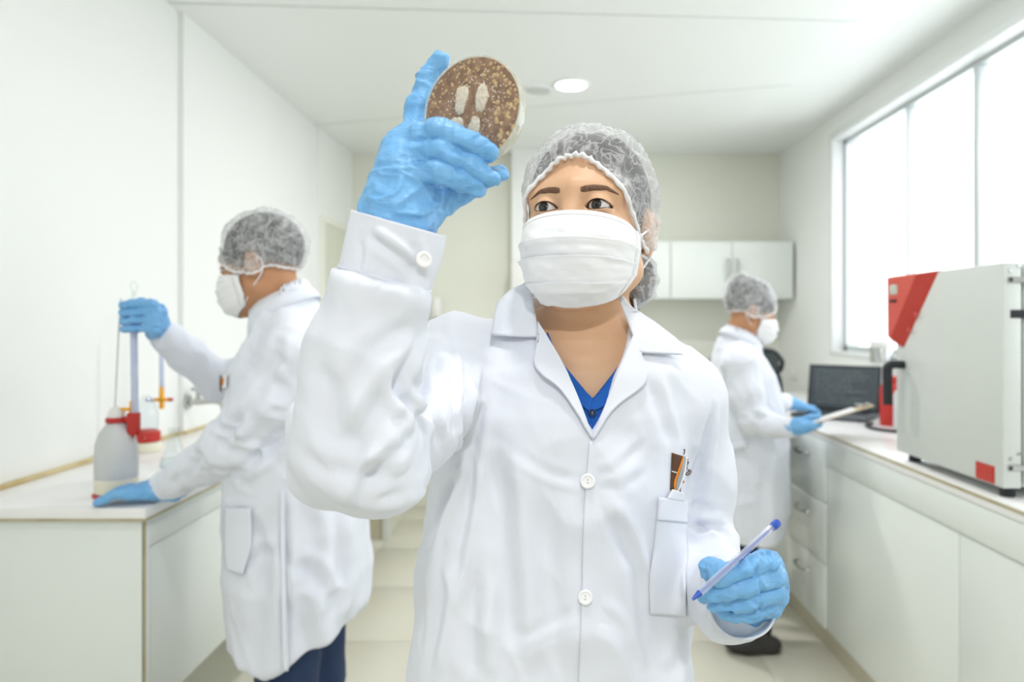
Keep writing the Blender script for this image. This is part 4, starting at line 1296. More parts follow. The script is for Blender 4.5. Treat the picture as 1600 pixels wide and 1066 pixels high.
# shirt under the coat
def shirt_f(p):
    d = np.maximum(np.maximum(coat_outer(p) + .0085, 1.08 - p[:, 2]), p[:, 2] - 1.325)
    n = cap(p, (.046, .905, 1.20), (.052, .915, 1.40), .060, .060)
    v = np.maximum(wedge(p, *V2), p[:, 1] - .92)
    d = np.maximum(d, -np.minimum(np.maximum(v, -(coat_outer(p) + .05)), np.maximum(n, 1.25 - p[:, 2])))
    return np.maximum(np.maximum(d, -(coat_outer(p) + .022)), np.abs(p[:, 0] - .048) - .078)
V, F = mesh_sdf(shirt_f, (-.10, .76, 1.08), (.20, 1.02, 1.34), .0026)
shirt = mk('shirt', relax(V, F, 1, .4), F, 'shirt_blue', woman)
so = lambda p: coat_outer(p) + .0085
project_sheet('shirt_collar', so, [(856, 520), (873, 560), (900, 597), (927, 624)], [(846, 540), (866, 585), (895, 622), (922, 645)], 'shirt_blue', shirt, lift=(.001, .003), thick=.002, wob=0)
project_sheet('shirt_collar', so, [(985, 545), (961, 589), (945, 607), (927, 624)], [(990, 575), (972, 605), (948, 632), (922, 645)], 'shirt_blue', shirt, lift=(.001, .003), thick=.002)
sb_ = button_on(so, (925, 646), .0045, shirt, 'shirt_button'); sb_.data.materials[0] = MATS['denim']

# lab coat
V, F = mesh_sdf(coat_f, (-.30, .50, .44), (.32, 1.12, 1.36), .0036)
V = relax(V, F, 2, .5)
V = coat_folds(V, vnormals(V, F), 0, 11, 1.0, [((-.16, .62, 1.215), .075, .0055), ((.205, .95, 1.0), .08, .005), ((-.10, .84, 1.20), .07, .004)])
FOLDS = [([(545, 786), (572, 752), (612, 695), (633, 652), (622, 606), (630, 570)], .0065, .010), ([(664, 695), (657, 650), (642, 612), (633, 580)], .006, .008),
         ([(458, 632), (462, 698), (488, 783)], .006, .008), ([(496, 480), (500, 560), (520, 640), (530, 720)], .010, .005), ([(645, 500), (610, 530), (570, 560), (520, 650)], .0075, .005),
         ([(655, 505), (630, 560), (590, 630), (560, 680), (548, 730)], .0075, .006), ([(470, 700), (520, 735), (580, 740), (640, 715)], .0075, .005), ([(660, 745), (620, 765), (570, 770)], .006, .005),
         ([(694, 505), (705, 590), (704, 660), (692, 750)], .005, .006), ([(668, 540), (658, 590), (668, 650), (688, 710)], .006, .008), ([(684, 545), (678, 610), (690, 680)], .006, .006),
         ([(724, 560), (722, 650), (696, 786), (664, 1000)], .0065, .009), ([(748, 590), (742, 700), (716, 870), (700, 960)], .0075, .006), ([(735, 560), (733, 620), (722, 690)], .005, .005),
         ([(912, 748), (860, 738), (800, 700)], .0055, .0022), ([(926, 744), (970, 724), (1010, 690)], .0055, .0026), ([(926, 762), (975, 756), (1015, 735)], .006, .002),
         ([(925, 775), (965, 828), (1000, 905), (1015, 980)], .0075, .005), ([(770, 690), (785, 850), (800, 1070)], .014, .008), ([(862, 720), (852, 840), (862, 960), (850, 1070)], .014, .005),
         ([(905, 948), (860, 975), (790, 1000)], .006, .0018), ([(925, 950), (965, 990), (1000, 1070)], .0075, .004),
         ([(1118, 640), (1094, 715), (1076, 775)], .006, .008), ([(1108, 690), (1092, 760), (1082, 810)], .006, .005), ([(1136, 838), (1100, 822), (1068, 842)], .006, .009), ([(1132, 800), (1100, 792), (1070, 806)], .006, .005),
         ([(1010, 590), (1036, 650), (1050, 700)], .008, .004), ([(700, 860), (690, 960), (676, 1060)], .008, .007), ([(745, 880), (738, 990), (742, 1066)], .011, .006)]
N = vnormals(V, F)
V = creases(V, N, px_lines(coat_outer, FOLDS))
coat = mk('lab_coat', V, F, 'coat_cloth', woman)
coat_bvh = BVHTree.FromPolygons([Vector(v) for v in V], F.tolist())
cf = lambda p: coat_collared(p.copy())
W_ = 'coat_cloth'
project_sheet('collar', cf, [(829, 447), (836, 478), (843, 530)], [(829, 447), (800, 468), (779, 495), (769, 531)], W_, coat, lift=(.004, .010), thick=.003)
project_sheet('lapel', cf, [(841, 505), (872, 556), (899, 612), (925, 684)], [(843, 532), (838, 577), (877, 611), (925, 684)], W_, coat, lift=(.004, .008), thick=.003)
project_sheet('collar', cf, [(966, 470), (975, 496), (997, 553)], [(966, 470), (990, 492), (1028, 526), (1057, 560)], W_, coat, lift=(.004, .010), thick=.003)
project_sheet('lapel', cf, [(990, 520), (962, 588), (940, 646), (925, 684)], [(997, 553), (1006, 596), (958, 638), (925, 684)], W_, coat, lift=(.004, .008), thick=.003)
# collar stand round the back of the neck
a0, a1 = math.radians(-15), math.radians(195)
ang = np.linspace(a0, a1, 60)
st = []
for t in np.linspace(0, 1, 8):
    r_ = .076 - .006 * t
    st.append(np.stack([.048 + r_ * np.cos(ang), .912 + r_ * .92 * np.sin(ang), 1.292 + .050 * t + .004 * np.sin(ang)], 1))
cs_ = mk('collar_stand', np.concatenate(st), np.array(grid_faces(8, 60)), W_, coat); solidify(cs_, .003, 0)
project_sheet('placket', coat_bvh, [(921, 690), (912, 800), (908, 940), (903, 1090)], [(930, 690), (950, 745), (958, 860), (958, 1090)], W_, coat, n=60, lift=(.0022, -.003), thick=.002)
for px in ((918, 752), (914, 933)):
    button_on(coat_bvh, px, .0083, coat, lift=.004)
pk = project_sheet('chest_pocket', coat_bvh, [(1027, 776), (1022, 840), (1014, 900), (1014, 958)], [(1068, 782), (1070, 840), (1073, 900), (1074, 962)], W_, coat, n=40, k=16, lift=(.0025, .0025), thick=.0025)
project_sheet('pocket_hem', coat_bvh, [(1026, 776), (1024, 811)], [(1068, 782), (1069, 817)], W_, pk, n=12, k=14, lift=(.0048, .0048), thick=.002)
project_sheet('pocket_flap', coat_bvh, [(1046, 764), (1038, 778)], [(1062, 768), (1063, 782)], W_, pk, n=8, k=8, lift=(.005, .005), thick=.002)
# embroidered emblem above the pocket
mat('emblem_brown', rgb(98, 72, 58), 0.8, 0.2, bump=(500, 0.4, 0.0006))
mat('emblem_orange', rgb(236, 140, 46), 0.8, 0.2, bump=(500, 0.4, 0.0006))
mat('emblem_grey', rgb(160, 172, 174), 0.8, 0.2, bump=(500, 0.4, 0.0006))
mat('emblem_white', rgb(244, 244, 244), 0.8, 0.2, bump=(500, 0.4, 0.0006))
ec = lambda x, y: (1030 + x * 70 / 746, 690 + y * 100 / 1066)
def patch(nm, A, B, m, l):
    return project_sheet(nm, coat_bvh, [ec(*q) for q in A], [ec(*q) for q in B], m, coat, n=16, k=6, lift=(l, l), thick=.0006)
patch('emblem_field', [(200, 185), (188, 480), (172, 800)], [(385, 245), (290, 500), (240, 830)], 'emblem_brown', .0012)
patch('emblem_field', [(450, 270), (415, 500), (400, 570)], [(465, 290), (440, 480), (405, 572)], 'emblem_brown', .0012)
patch('emblem_field', [(395, 585), (350, 690), (285, 830)], [(410, 590), (350, 720), (340, 860)], 'emblem_brown', .0012)
patch('emblem_stroke', [(375, 240), (280, 520), (225, 680), (235, 820)], [(385, 280), (325, 500), (262, 680), (262, 835)], 'emblem_orange', .0018)
patch('emblem_stroke', [(388, 250), (330, 500), (268, 690), (268, 830)], [(420, 250), (395, 500), (335, 690), (272, 835)], 'emblem_grey', .0018)
patch('emblem_stroke', [(425, 250), (390, 500), (330, 690), (270, 840)], [(440, 250), (410, 520), (350, 700), (285, 850)], 'emblem_white', .0023)
patch('emblem_line', [(185, 482), (270, 505)], [(184, 498), (268, 522)], 'emblem_white', .0026)
def letter(pts, w=.0006, m='emblem_brown'):
    o, d = pixrays([ec(*q) for q in pts]); H, g = cast(coat_bvh, o, d, .45, 1.6)
    H = H - d * .0014
    V, F = tube(smoothpath(H, 18) if len(pts) > 2 else H, w, 6)
    mk('emblem_letter', V, F, m, coat)
letter([(412, 135), (424, 140), (420, 180), (412, 215)], .0007)
letter([(490, 340), (478, 365), (465, 390)], .0008)
letter([(455, 420), (465, 440), (460, 455)], .0006)
letter([(520, 480), (480, 478), (445, 530), (460, 560), (510, 540), (528, 495), (500, 505), (460, 520)], .0008)
letter([(385, 660), (405, 655), (410, 675), (390, 690)], .0008, 'emblem_orange')

# sleeve cuff of the raised arm
def cuff_loft(c0, c1, r0, r1, flat, name, parent, wob=.002, seed=0, n=140, k=34, xh=(1, 0, 0), fold=None):
    c0, c1 = np.array(c0), np.array(c1)
    A = frame(c1 - c0, (0, 0, 0), xh)
    al = np.linspace(0, 2 * np.pi, n, endpoint=False)
    R_ = []
    for t in np.linspace(0, 1, k):
        r = r0 + (r1 - r0) * t
        ring = np.stack([np.cos(al) * r, np.sin(al) * r * flat, 0 * al], 1)
        rr = 1 + (vnoise(np.stack([np.cos(al) * 2, np.sin(al) * 2, np.full(n, t * 1.5)], 1), seed) * wob / r)
        R_.append(xf(A, ring * rr[:, None]) + c0 + (c1 - c0) * t)
    V, F = np.concatenate(R_), np.array(grid_faces(k, n, True))
    if fold:
        fl_ = px_lines(lambda p: np.maximum(cap(p, c0, c1, (r0 + r1) / 2 * .95), -1), fold, .3)
        V = creases(V, vnormals(V, F), fl_, .002)
    o = mk(name, V, F, W_, parent)
    solidify(o, .0025, 0)
    return o, A
cuff, CA = cuff_loft(P(601, 438, .598), P(624, 349, .594), .0375, .0385, .86, 'cuff', coat, .0030, 3, fold=[([(573, 367), (600, 385), (632, 408), (650, 430)], .004, .0045), ([(560, 372), (562, 400), (556, 425)], .004, .003), ([(640, 372), (648, 400), (650, 440)], .004, .002)])
cb_ = P(662, 406, .570)
A = frame((.45, -.9, .05), cb_)
b = MB().lathe([(0, .0012), (.0035, .0012), (.0046, .0020), (.0062, .0018), (.0068, .0008), (.0064, -.0006), (0, -.0008)], (0, 0, 0), 28, A).build('cuff_button', 'button_plastic', cuff)
c0, c1 = P(601, 438, .598), P(603, 431, .598)
cuff_loft(c0 - (c1 - c0) * .2, c0 + (c1 - c0) * .5, .0388, .0388, .86, 'cuff_seam', cuff, .0022, 3, k=3)
cuff2, _ = cuff_loft((.2115, .798, .9985), (.2130, .752, 1.0095), .0385, .0365, .97, 'cuff', coat, .0015, 8)

# gloves
D = .60
g1 = [rows((645, 208, .622, .0105), (653, 165, .632, .0088), (668, 122, .638, .0082), (688, 94, .637, .0072)),                       # index, up behind the dish
      rows((630, 222, .606, .0108), (686, 204, .588, .0091), (732, 220, .580, .0086), (766, 240, .581, .0074)),                     # middle, over the front
      rows((624, 244, .598, .0105), (688, 236, .584, .0088), (738, 259, .581, .0084), (768, 279, .584, .0070)),
      rows((626, 272, .594, .0100), (684, 269, .582, .0084), (722, 283, .582, .0078), (745, 294, .584, .0066)),
      rows((652, 335, .606, .0150), (690, 312, .616, .0125), (738, 290, .620, .0098), (781, 272, .612, .0070))]                     # thumb, behind
palm1 = [rows((622, 338, .600, .0235), (640, 222, .618, .0135)), rows((620, 335, .600, .0230), (628, 235, .605, .0135)),
         rows((618, 330, .597, .0220), (622, 255, .598, .0135)), rows((616, 330, .595, .0210), (622, 278, .594, .0135)),
         rows((630, 345, .602, .0220), (665, 322, .610, .0160))]
cuff1 = rows((624, 335, .600, .0265), (618, 385, .600, .0270))
glove('glove', g1, palm1, cuff1, woman, .0015, 5, 1.15)
g2 = [rows((1205, 884, .758, .0112), (1200, 878, .712, .0105), (1160, 887, .690, .0096), (1122, 904, .686, .0078)),
      rows((1213, 908, .760, .0112), (1208, 898, .714, .0106), (1160, 917, .692, .0098), (1103, 930, .695, .0078)),
      rows((1212, 930, .764, .0110), (1207, 924, .720, .0102), (1165, 940, .700, .0094), (1118, 945, .705, .0076)),
      rows((1204, 950, .770, .0104), (1198, 946, .730, .0096), (1168, 957, .712, .0088), (1132, 957, .716, .0070)),
      rows((1150, 905, .765, .0140), (1118, 893, .735, .0115), (1110, 890, .705, .0100), (1126, 893, .686, .0072))]
palm2 = [rows((1165, 940, .800, .022), (1200, 893, .762, .0130)), rows((1165, 942, .800, .022), (1206, 912, .762, .0132)),
         rows((1165, 944, .800, .022), (1206, 932, .766, .0130)), rows((1165, 946, .800, .021), (1198, 950, .772, .0125)),
         rows((1160, 938, .800, .022), (1150, 908, .768, .0150)), rows((1180, 925, .765, .020), (1150, 930, .745, .018))]
cuff_2 = rows((1166, 938, .785, .0285), (1154, 944, .825, .0300))
glove('glove', g2, palm2, cuff_2, woman, .0016, 9, 1.2)

skin_legs((.01, .93, .80), (-.09, .95, 0), (.11, .95, 0), 0, woman)
# ------------------------------------------------------------------ culture dish in the raised hand
mat('agar', rgb(164, 134, 110), 0.5, 0.4, vary=(160, rgb(128, 102, 84), 1.0), bump=(600, 0.5, 0.0008))
mat('colony_tan', rgb(212, 188, 148), 0.45, 0.4, vary=(400, rgb(186, 154, 110), 0.9))
mat('colony_white', rgb(232, 226, 212), 0.8, 0.2, vary=(300, rgb(206, 194, 172), 0.9), bump=(700, 0.6, 0.0008))
thin_clear('dish_plastic', (0.96, 0.97, 0.95, 1), 0.05, 0.10)
mat('dish_rim', rgb(240, 238, 222), 0.15, 0.5, alpha=0.32, vary=(60, rgb(220, 210, 176), 0.7))
DC = P(737, 172, .598)
DN = np.array((-.40, -.91, .05)); DN /= np.linalg.norm(DN)
DM = frame(DN, DC, (1, 0, .12))
DR = .0468
dish = empty('culture_dish', DC - np.array((0, 0, DR)))
dl = lambda prof, nm, m, par=dish, n=72: MB().lathe(prof, (0, 0, 0), n, DM).build(nm, m, par)
dl([(0, -.0115), (DR * .975, -.0115), (DR * .985, -.0108), (DR * .985, .0)], 'dish_base', 'dish_plastic')
dl([(DR * .962, -.0005), (DR * .962, .0006), (0, .0006)], 'agar', 'agar')
dl([(DR * .985, -.0095), (DR * .999, -.0095), (DR * 1.004, -.0005), (DR * 1.0, .0012), (DR * .968, .0014), (DR * .966, .0004), (DR * .985, -.001)], 'lid_rim', 'dish_rim')
dl([(DR * 1.012, -.0062), (DR * 1.016, -.0058), (DR * 1.016, -.0048), (DR * 1.012, -.0044)], 'rim_ridge', 'dish_rim')
def crop2dish(cx, cy):
    """photo detail -> dish plane coordinates"""
    px = np.array([(560 + cx * .3003, 60 + cy * .3002)])
    o, d = pixrays(px); d = d[0]
    t = ((DC - o) @ DN) / (d @ DN)
    q = o + d * t - DC
    return np.array((q @ DM[:3, 0], q @ DM[:3, 1]))
# white growth patches
def growth(outline, nm):
    pts = np.array([crop2dish(*q) for q in outline])
    n = 90
    c = pts.mean(0)
    P3 = smoothpath(np.vstack([pts, pts[:1]]), n)[:-1]
    k = len(P3)
    jit = 1.06 + RNG.normal(0, .055, k)
    rim = c + (P3 - c) * jit[:, None]
    V = [np.array((*c, .0022))]
    for s, z in ((.55, .0021), (.85, .0017), (1.0, .0007)):
        V += [np.array((*(c + (q - c) * s), z + RNG.normal(0, .00012))) for q in rim]
    F = [(0, 1 + i, 1 + (i + 1) % k) for i in range(k)]
    for r_ in range(2):
        b0, b1 = 1 + r_ * k, 1 + (r_ + 1) * k
        F += [(b0 + i, b1 + i, b1 + (i + 1) % k, b0 + (i + 1) % k) for i in range(k)]
    mk(nm, xf(DM, np.array(V)), F, 'colony_white', dish)
growth([(515, 270), (535, 253), (570, 258), (572, 300), (558, 340), (545, 385), (520, 392), (507, 365), (510, 320)], 'white_growth')
growth([(630, 250), (655, 235), (668, 262), (680, 300), (664, 340), (650, 372), (620, 375), (612, 340), (615, 295)], 'white_growth')
growth([(478, 435), (500, 415), (540, 420), (545, 450), (530, 490), (480, 490)], 'white_growth')
growth([(590, 425), (600, 408), (628, 420), (632, 455), (620, 500), (575, 500), (570, 475)], 'white_growth')
growth([(432, 420), (446, 412), (456, 425), (452, 450), (430, 448)], 'white_growth')
# colonies: too many and too small to pick apart
cm, cw = MB(), MB()
Vs, Fs = lathe([(1, 0), (.92, .25), (.6, .42), (0, .5)], 9)
for k in range(300):
    a = RNG.uniform(0, 2 * math.pi); q = RNG.random() ** .5
    x, y = DR * .95 * q * math.cos(a), DR * .95 * q * math.sin(a)
    top, right, left = y > DR * .42, x > DR * .45, x < -DR * .55
    if not (top or right or left): continue
    big = .0021 if right else (.0016 if left else .0014)
    r = big * RNG.uniform(.35, 1.0)
    cm.add(xf(DM, Vs * (r, r * RNG.uniform(.8, 1.2), r * .6) + (x, y, .0007)), Fs)
for k in range(900):
    a = RNG.uniform(0, 2 * math.pi); q = RNG.random() ** .5
    x, y = DR * .94 * q * math.cos(a), DR * .94 * q * math.sin(a)
    w_ = math.exp(-((math.hypot(x - .003, y - .004) - .021) / .006) ** 2)
    if RNG.random() > w_ * .9 + .05: continue
    r = RNG.uniform(.0003, .0008)
    cw.add(xf(DM, Vs * (r, r, r * .7) + (x, y, .0007)), Fs)
o = cm.build('colonies', 'colony_tan', dish); o['kind'] = 'stuff'
o = cw.build('speckles', 'colony_white', dish); o['kind'] = 'stuff'
tag(dish, 'round clear culture dish of brown medium with pale colonies, held up in a gloved hand', 'culture dish')

# ------------------------------------------------------------------ pen
mat('pen_clear', rgb(226, 230, 240), 0.15, 0.5, alpha=0.35, vary=(60, rgb(214, 220, 236), 0.5))
mat('pen_blue', rgb(52, 92, 190), 0.3, 0.5, vary=(80, rgb(40, 76, 172), 0.5))
pa, pb = P(1080, 939, .648), P(1216, 816, .712)
ax_ = (pb - pa); L_ = np.linalg.norm(ax_); ax_ /= L_
pen = empty('ballpoint_pen', pa)
at = lambda t: pa + ax_ * L_ * t
MB().tube([at(0), at(.012)], [.0003, .0007], 10).build('ball_tip', 'steel', pen)
MB().tube([at(.012), at(.05), at(.09)], [.0010, .0022, .0032], 14).build('cone', 'pen_blue', pen)
MB().tube([at(.09), at(.92)], .0036, 6).build('barrel', 'pen_clear', pen)
MB().tube([at(.06), at(.88)], .0016, 10).build('ink_tube', 'pen_blue', pen)
MB().tube([at(.92), at(.94), at(.945), at(.985), at(1.0)], [.0037, .0037, .0043, .0043, .0034], 14).build('end_plug', 'pen_blue', pen)
for t in (.50, .515, .53, .55, .565, .58, .595, .62, .635):
    n_ = np.array((.35, -.85, -.35)); n_ -= ax_ * n_.dot(ax_); n_ /= np.linalg.norm(n_)
    q = at(t) + n_ * .0036
    MB().tube([q - np.cross(ax_, n_) * .0011, q + np.cross(ax_, n_) * .0011 + ax_ * .0004], .0005, 6).build('barrel_print', 'pen_blue', pen)
tag(pen, 'clear ballpoint pen with blue ink and blue end, held in the front woman\'s gloved hand', 'pen')
# ------------------------------------------------------------------ the man at the left bench
def worker(origin, HM, tb, arms, necks, label, skin, hem, seed, caps, hip, feet, yaw, lo, hi, gaze=(0, 0), arm_creases=(), folds=()):
    """side worker: body, coat (with sleeves), trousers; arms = [(upper rows, fore rows)]"""
    tors = table_torso(tb)
    nb = xf(HM, np.array([(0, .022, -.055)]))[0]
    base = np.array(necks[0])
    def outer(p):
        d = tors(p)
        for a_, f_ in arms:
            d = smin(d, cap(p, base - (0, 0, .03), a_[0][:3], .05, a_[0][3]), .03)
        for a_, f_ in arms:
            d = smin(d, smin(chain(p, a_, .03), chain(p, f_, .02), .014), .022)
        return d
    neck = lambda p: cap(p, base - (0, 0, .05), nb, .066, .060)
    def coat_fn(p):
        d = smin(outer(p), np.maximum(cap(p, base - (0, 0, .04), base * .55 + nb * .45, .085, .068), p[:, 2] - base[2] - .06), .02)
        h_ = hem(p) if callable(hem) else hem
        return smax(np.maximum(d, h_ - p[:, 2]), -np.maximum(neck(p), base[2] - .03 - p[:, 2]), .006)
    def body_fn(p):
        d = head_local(inv_local(HM, p), True)
        d = smin(d, cap(p, nb, base - (0, 0, .02), .050, .057), .02)
        return smin(d, ell(p, base - (0, 0, .08), (.062, .062, .06)), .03)
    c = HM[:3, 3]
    V, F = mesh_sdf(body_fn, np.minimum(c, base) - (.16, .16, .16), np.maximum(c, base) + (.16, .16, .16), .0033)
    V = relax(V, F, 1, .4)
    def inner(p):
        d = np.maximum(tors(p, .03), .75 - p[:, 2])
        for a_, f_ in arms:
            d = smin(d, chain(p, [(*q[:3], q[3] * .62) for q in a_ + f_[1:]], .02), .02)
        return d
    V2_, F2_ = mesh_sdf(inner, lo, hi, .012)
    man = mk('person', np.concatenate([V, V2_]), np.concatenate([F, F2_ + len(V)]), skin, None, origin)
    tag(man, label, 'person')
    eye_set(HM, man, gaze)
    brows_and_lashes(HM, man, head_local)
    mask_sheet(HM, man, head_local, nu=40, nv=32)
    cap_dome(HM, man, nu=110, nv=34, **caps)
    V, F = mesh_sdf(coat_fn, lo, hi, .0062)
    V = relax(V, F, 2, .5)
    V = coat_folds(V, vnormals(V, F), 0, seed, 1.15, arm_creases)
    V = creases(V, vnormals(V, F), px_lines(outer, folds, 1.0, 3.6))
    co = mk('lab_coat', V, F, 'coat_cloth', man)
    skin_legs(hip, feet[0], feet[1], yaw, man)
    return man, co, outer

HMn = head_frame(P(410, 412, 1.70), -95, 13)
sx = lambda x, d=1.70: (x - VX) / FPX * d
man_tb = [(.42, sx(452), .135, 1.75, .17), (.50, sx(455), .150, 1.75, .178), (.70, sx(458), .160, 1.74, .178), (.854, sx(456), .158, 1.74, .170), (1.0, sx(452), .142, 1.73, .172), (1.12, sx(450), .132, 1.73, .180),
          (1.20, sx(450), .120, 1.73, .175), (1.26, sx(452), .095, 1.73, .14), (1.31, sx(452), .06, 1.73, .08)]
m_near = ([(*P(462, 560, 1.58), .066), (*P(420, 630, 1.57), .060), (*P(366, 690, 1.58), .054)], [(*P(366, 690, 1.58), .054), (*P(312, 728, 1.62), .045), (*P(264, 757, 1.665), .037)])
m_far = ([(*P(440, 560, 1.88), .062), (*P(390, 590, 1.93), .056), (*P(338, 596, 1.92), .052)], [(*P(338, 596, 1.92), .052), (*P(295, 556, 1.86), .044), (*P(262, 528, 1.80), .037)])
man, mcoat, mouter = worker((sx(455), 1.75, 0), HMn, man_tb, [m_near, m_far], [P(446, 478, 1.71)],
    'dark-haired man in lab coat at the left bench, gripping the burette tube', 'skin_tan',
    lambda p: np.interp(p[:, 0], [-.77, -.62, -.44], [.545, .515, .61]), 21,
    dict(front=.050, seed=9, slope=.55, gather=(1.0, .25, -.35), puff=.006), (sx(460), 1.75, .80), ((sx(440), 1.66, 0), (sx(470), 1.85, 0)), -90,
    (-1.12, 1.42, .40), (-.38, 2.06, 1.46), (0, -.3), [(P(366, 690, 1.58), .09, .006), (P(440, 600, 1.56), .09, .005)],
    [([(470, 640), (430, 690), (370, 735)], .014, .014), ([(420, 590), (390, 640), (350, 680)], .012, .009), ([(380, 640), (350, 690), (330, 740)], .012, .008), ([(330, 700), (300, 730), (290, 760)], .010, .008),
     ([(280, 740), (270, 760), (262, 790)], .009, .007), ([(430, 480), (400, 520), (362, 580)], .012, .010), ([(440, 520), (430, 560), (400, 600)], .012, .007),
     ([(470, 780), (490, 860), (470, 960), (480, 1040)], .020, .012), ([(520, 800), (530, 900), (510, 990)], .018, .010), ([(400, 800), (410, 900), (400, 1040)], .018, .008), ([(445, 760), (447, 900), (450, 1050)], .008, .008),
     ([(360, 900), (400, 870), (440, 860)], .014, .007), ([(455, 880), (490, 900), (520, 950)], .016, .010)])
cf = lambda p: mouter(p)
project_sheet('side_pocket', cf, [(357, 792), (356, 850), (360, 888)], [(396, 792), (396, 850), (384, 896)], 'coat_cloth', mcoat, n=24, k=10, lift=(.010, .010), thick=.003, t0=1.0, t1=2.4)
project_sheet('side_vent', cf, [(440, 765), (441, 900), (444, 1045)], [(446, 765), (448, 900), (452, 1045)], 'coat_cloth', mcoat, n=60, k=4, lift=(.012, .009), thick=.003, t0=1.0, t1=2.4)
bd = project_sheet('badge', cf, [(349, 585), (347, 608)], [(364, 584), (362, 607)], 'emblem_white', mcoat, n=10, k=6, lift=(.013, .013), thick=.001, t0=1.0, t1=2.4)
project_sheet('badge_mark', cf, [(354, 592), (353, 603)], [(360, 592), (359, 603)], 'emblem_orange', bd, n=8, k=4, lift=(.0145, .0145), thick=.001, t0=1.0, t1=2.4)
project_sheet('badge_mark', cf, [(347, 588), (346, 608)], [(351, 588), (350, 608)], 'emblem_brown', bd, n=8, k=4, lift=(.0145, .0145), thick=.001, t0=1.0, t1=2.4)
# collar of the man's coat
def ring_collar(base, top, r0, r1, name, parent, gap=50, face=180, h=.045, flat=.95):
    ang = np.radians(np.linspace(face + gap / 2, face + 360 - gap / 2, 70)); R_ = []
    A = frame(np.array(top) - np.array(base), base, (1, 0, 0))
    for t, (rr, zz) in zip(range(6), ((r1 + .004, .0), (r1, h * .6), (r1 - .002, h), (r1 + .004, h * 1.05), (r0, h * .6), (r0 + .006, h * .1))):
        R_.append(xf(A, np.stack([rr * np.cos(ang), rr * flat * np.sin(ang), np.full(70, zz)], 1)))
    o = mk(name, np.concatenate(R_), np.array(grid_faces(6, 70)), 'coat_cloth', parent); solidify(o, .003, 0)
mb = P(449, 484, 1.71)
ring_collar(mb + (0, 0, -.012), mb + (-.035, 0, .06), .084, .066, 'collar', mcoat)

def flat_hand(base, fwd, side, up, parent, thumb=1, seed=3, spread=.004, curl=.10, cuffdir=None, scale=1.0, tf=.025):
    base, fwd, side, up = (np.array(v, float) for v in (base, fwd, side, up))
    ch = []
    for k, (ln, off) in enumerate(((.070, .030), (.078, .010), (.072, -.010), (.058, -.029))):
        m0 = base + fwd * .082 * scale + side * off * scale
        m1 = m0 + (fwd * .45 * ln + side * spread * (1.5 - k) + up * .004) * scale
        m2 = m0 + (fwd * ln + side * spread * 2 * (1.5 - k) - up * curl * ln) * scale
        ch.append([(*m0, .0105 * scale), (*m1, .0092 * scale), (*m2, .0074 * scale)])
    t0 = base + (fwd * tf + side * .026 * thumb) * scale
    ch.append([(*t0, .014 * scale), (*(t0 + (fwd * .03 + side * .026 * thumb) * scale), .0112 * scale), (*(t0 + (fwd * .064 + side * .036 * thumb - up * .004) * scale), .0082 * scale)])
    pl = [[(*base, .022 * scale), (*(base + (fwd * .08 + side * o_) * scale), .0128 * scale)] for o_ in (.028, .010, -.010, -.027)]
    pl.append([(*base, .021 * scale), (*t0, .016 * scale)])
    cu = [(*(base + fwd * .01), .026 * scale), (*(base - (fwd if cuffdir is None else cuffdir) * .02), .026 * scale)]
    glove('glove', ch, pl, cu, parent, .0030, seed, 1.3)

# resting hand on the left worktop
hb = P(270, 755, 1.668); hb[2] = CT + .034
flat_hand(hb, (-.985, -.17, -.05), (.17, -.985, 0), (0, 0, 1), man, thumb=-1, seed=4, curl=.22, cuffdir=np.array((-.8, .1, -.35)), tf=.052, spread=.002)
# raised hand closed round the burette tube
tube_x = b1 + np.array((.001, 0, 0))
tz = P(225, 500, 1.76)[2]
def grip_hand(wrist, axis_pt, zc, parent, seed):
    """fist round a vertical rod at axis_pt (x, y); wrist at +x side"""
    ax0, ay0 = axis_pt; ch = []
    for k in range(4):
        z = zc + .030 - k * .020
        r = .0100 - .0007 * k
        kx = .054 - .003 * k
        ch.append([(ax0 + kx, ay0 - .020, z + .004, r), (ax0 + .010, ay0 - .0225, z + .002, r), (ax0 - .017, ay0 - .016, z, r * .95), (ax0 - .021, ay0 + .006, z, r * .9), (ax0 - .002, ay0 + .0195, z - .002, r * .82)])
    ch.append([(ax0 + .060, ay0 + .012, zc + .018, .014), (ax0 + .032, ay0 + .018, zc + .030, .0112), (ax0 + .004, ay0 + .0205, zc + .040, .0085)])
    w = np.array(wrist)
    pl = [[(*w, .022), (ax0 + .054, ay0 - .014, zc + .030 - k * .020, .0135)] for k in range(4)] + [[(*w, .022), (ax0 + .058, ay0 + .010, zc + .012, .016)]]
    cu = [(*w, .026), (*(w + (np.array(wrist) - np.array((ax0 + .05, ay0, zc))) * .6), .027)]
    glove('glove', ch, pl, cu, parent, .0030, seed, 1.3)
grip_hand(P(248, 516, 1.795), (tube_x[0], tube_x[1]), P(0, 496, 1.74)[2], man, 6)

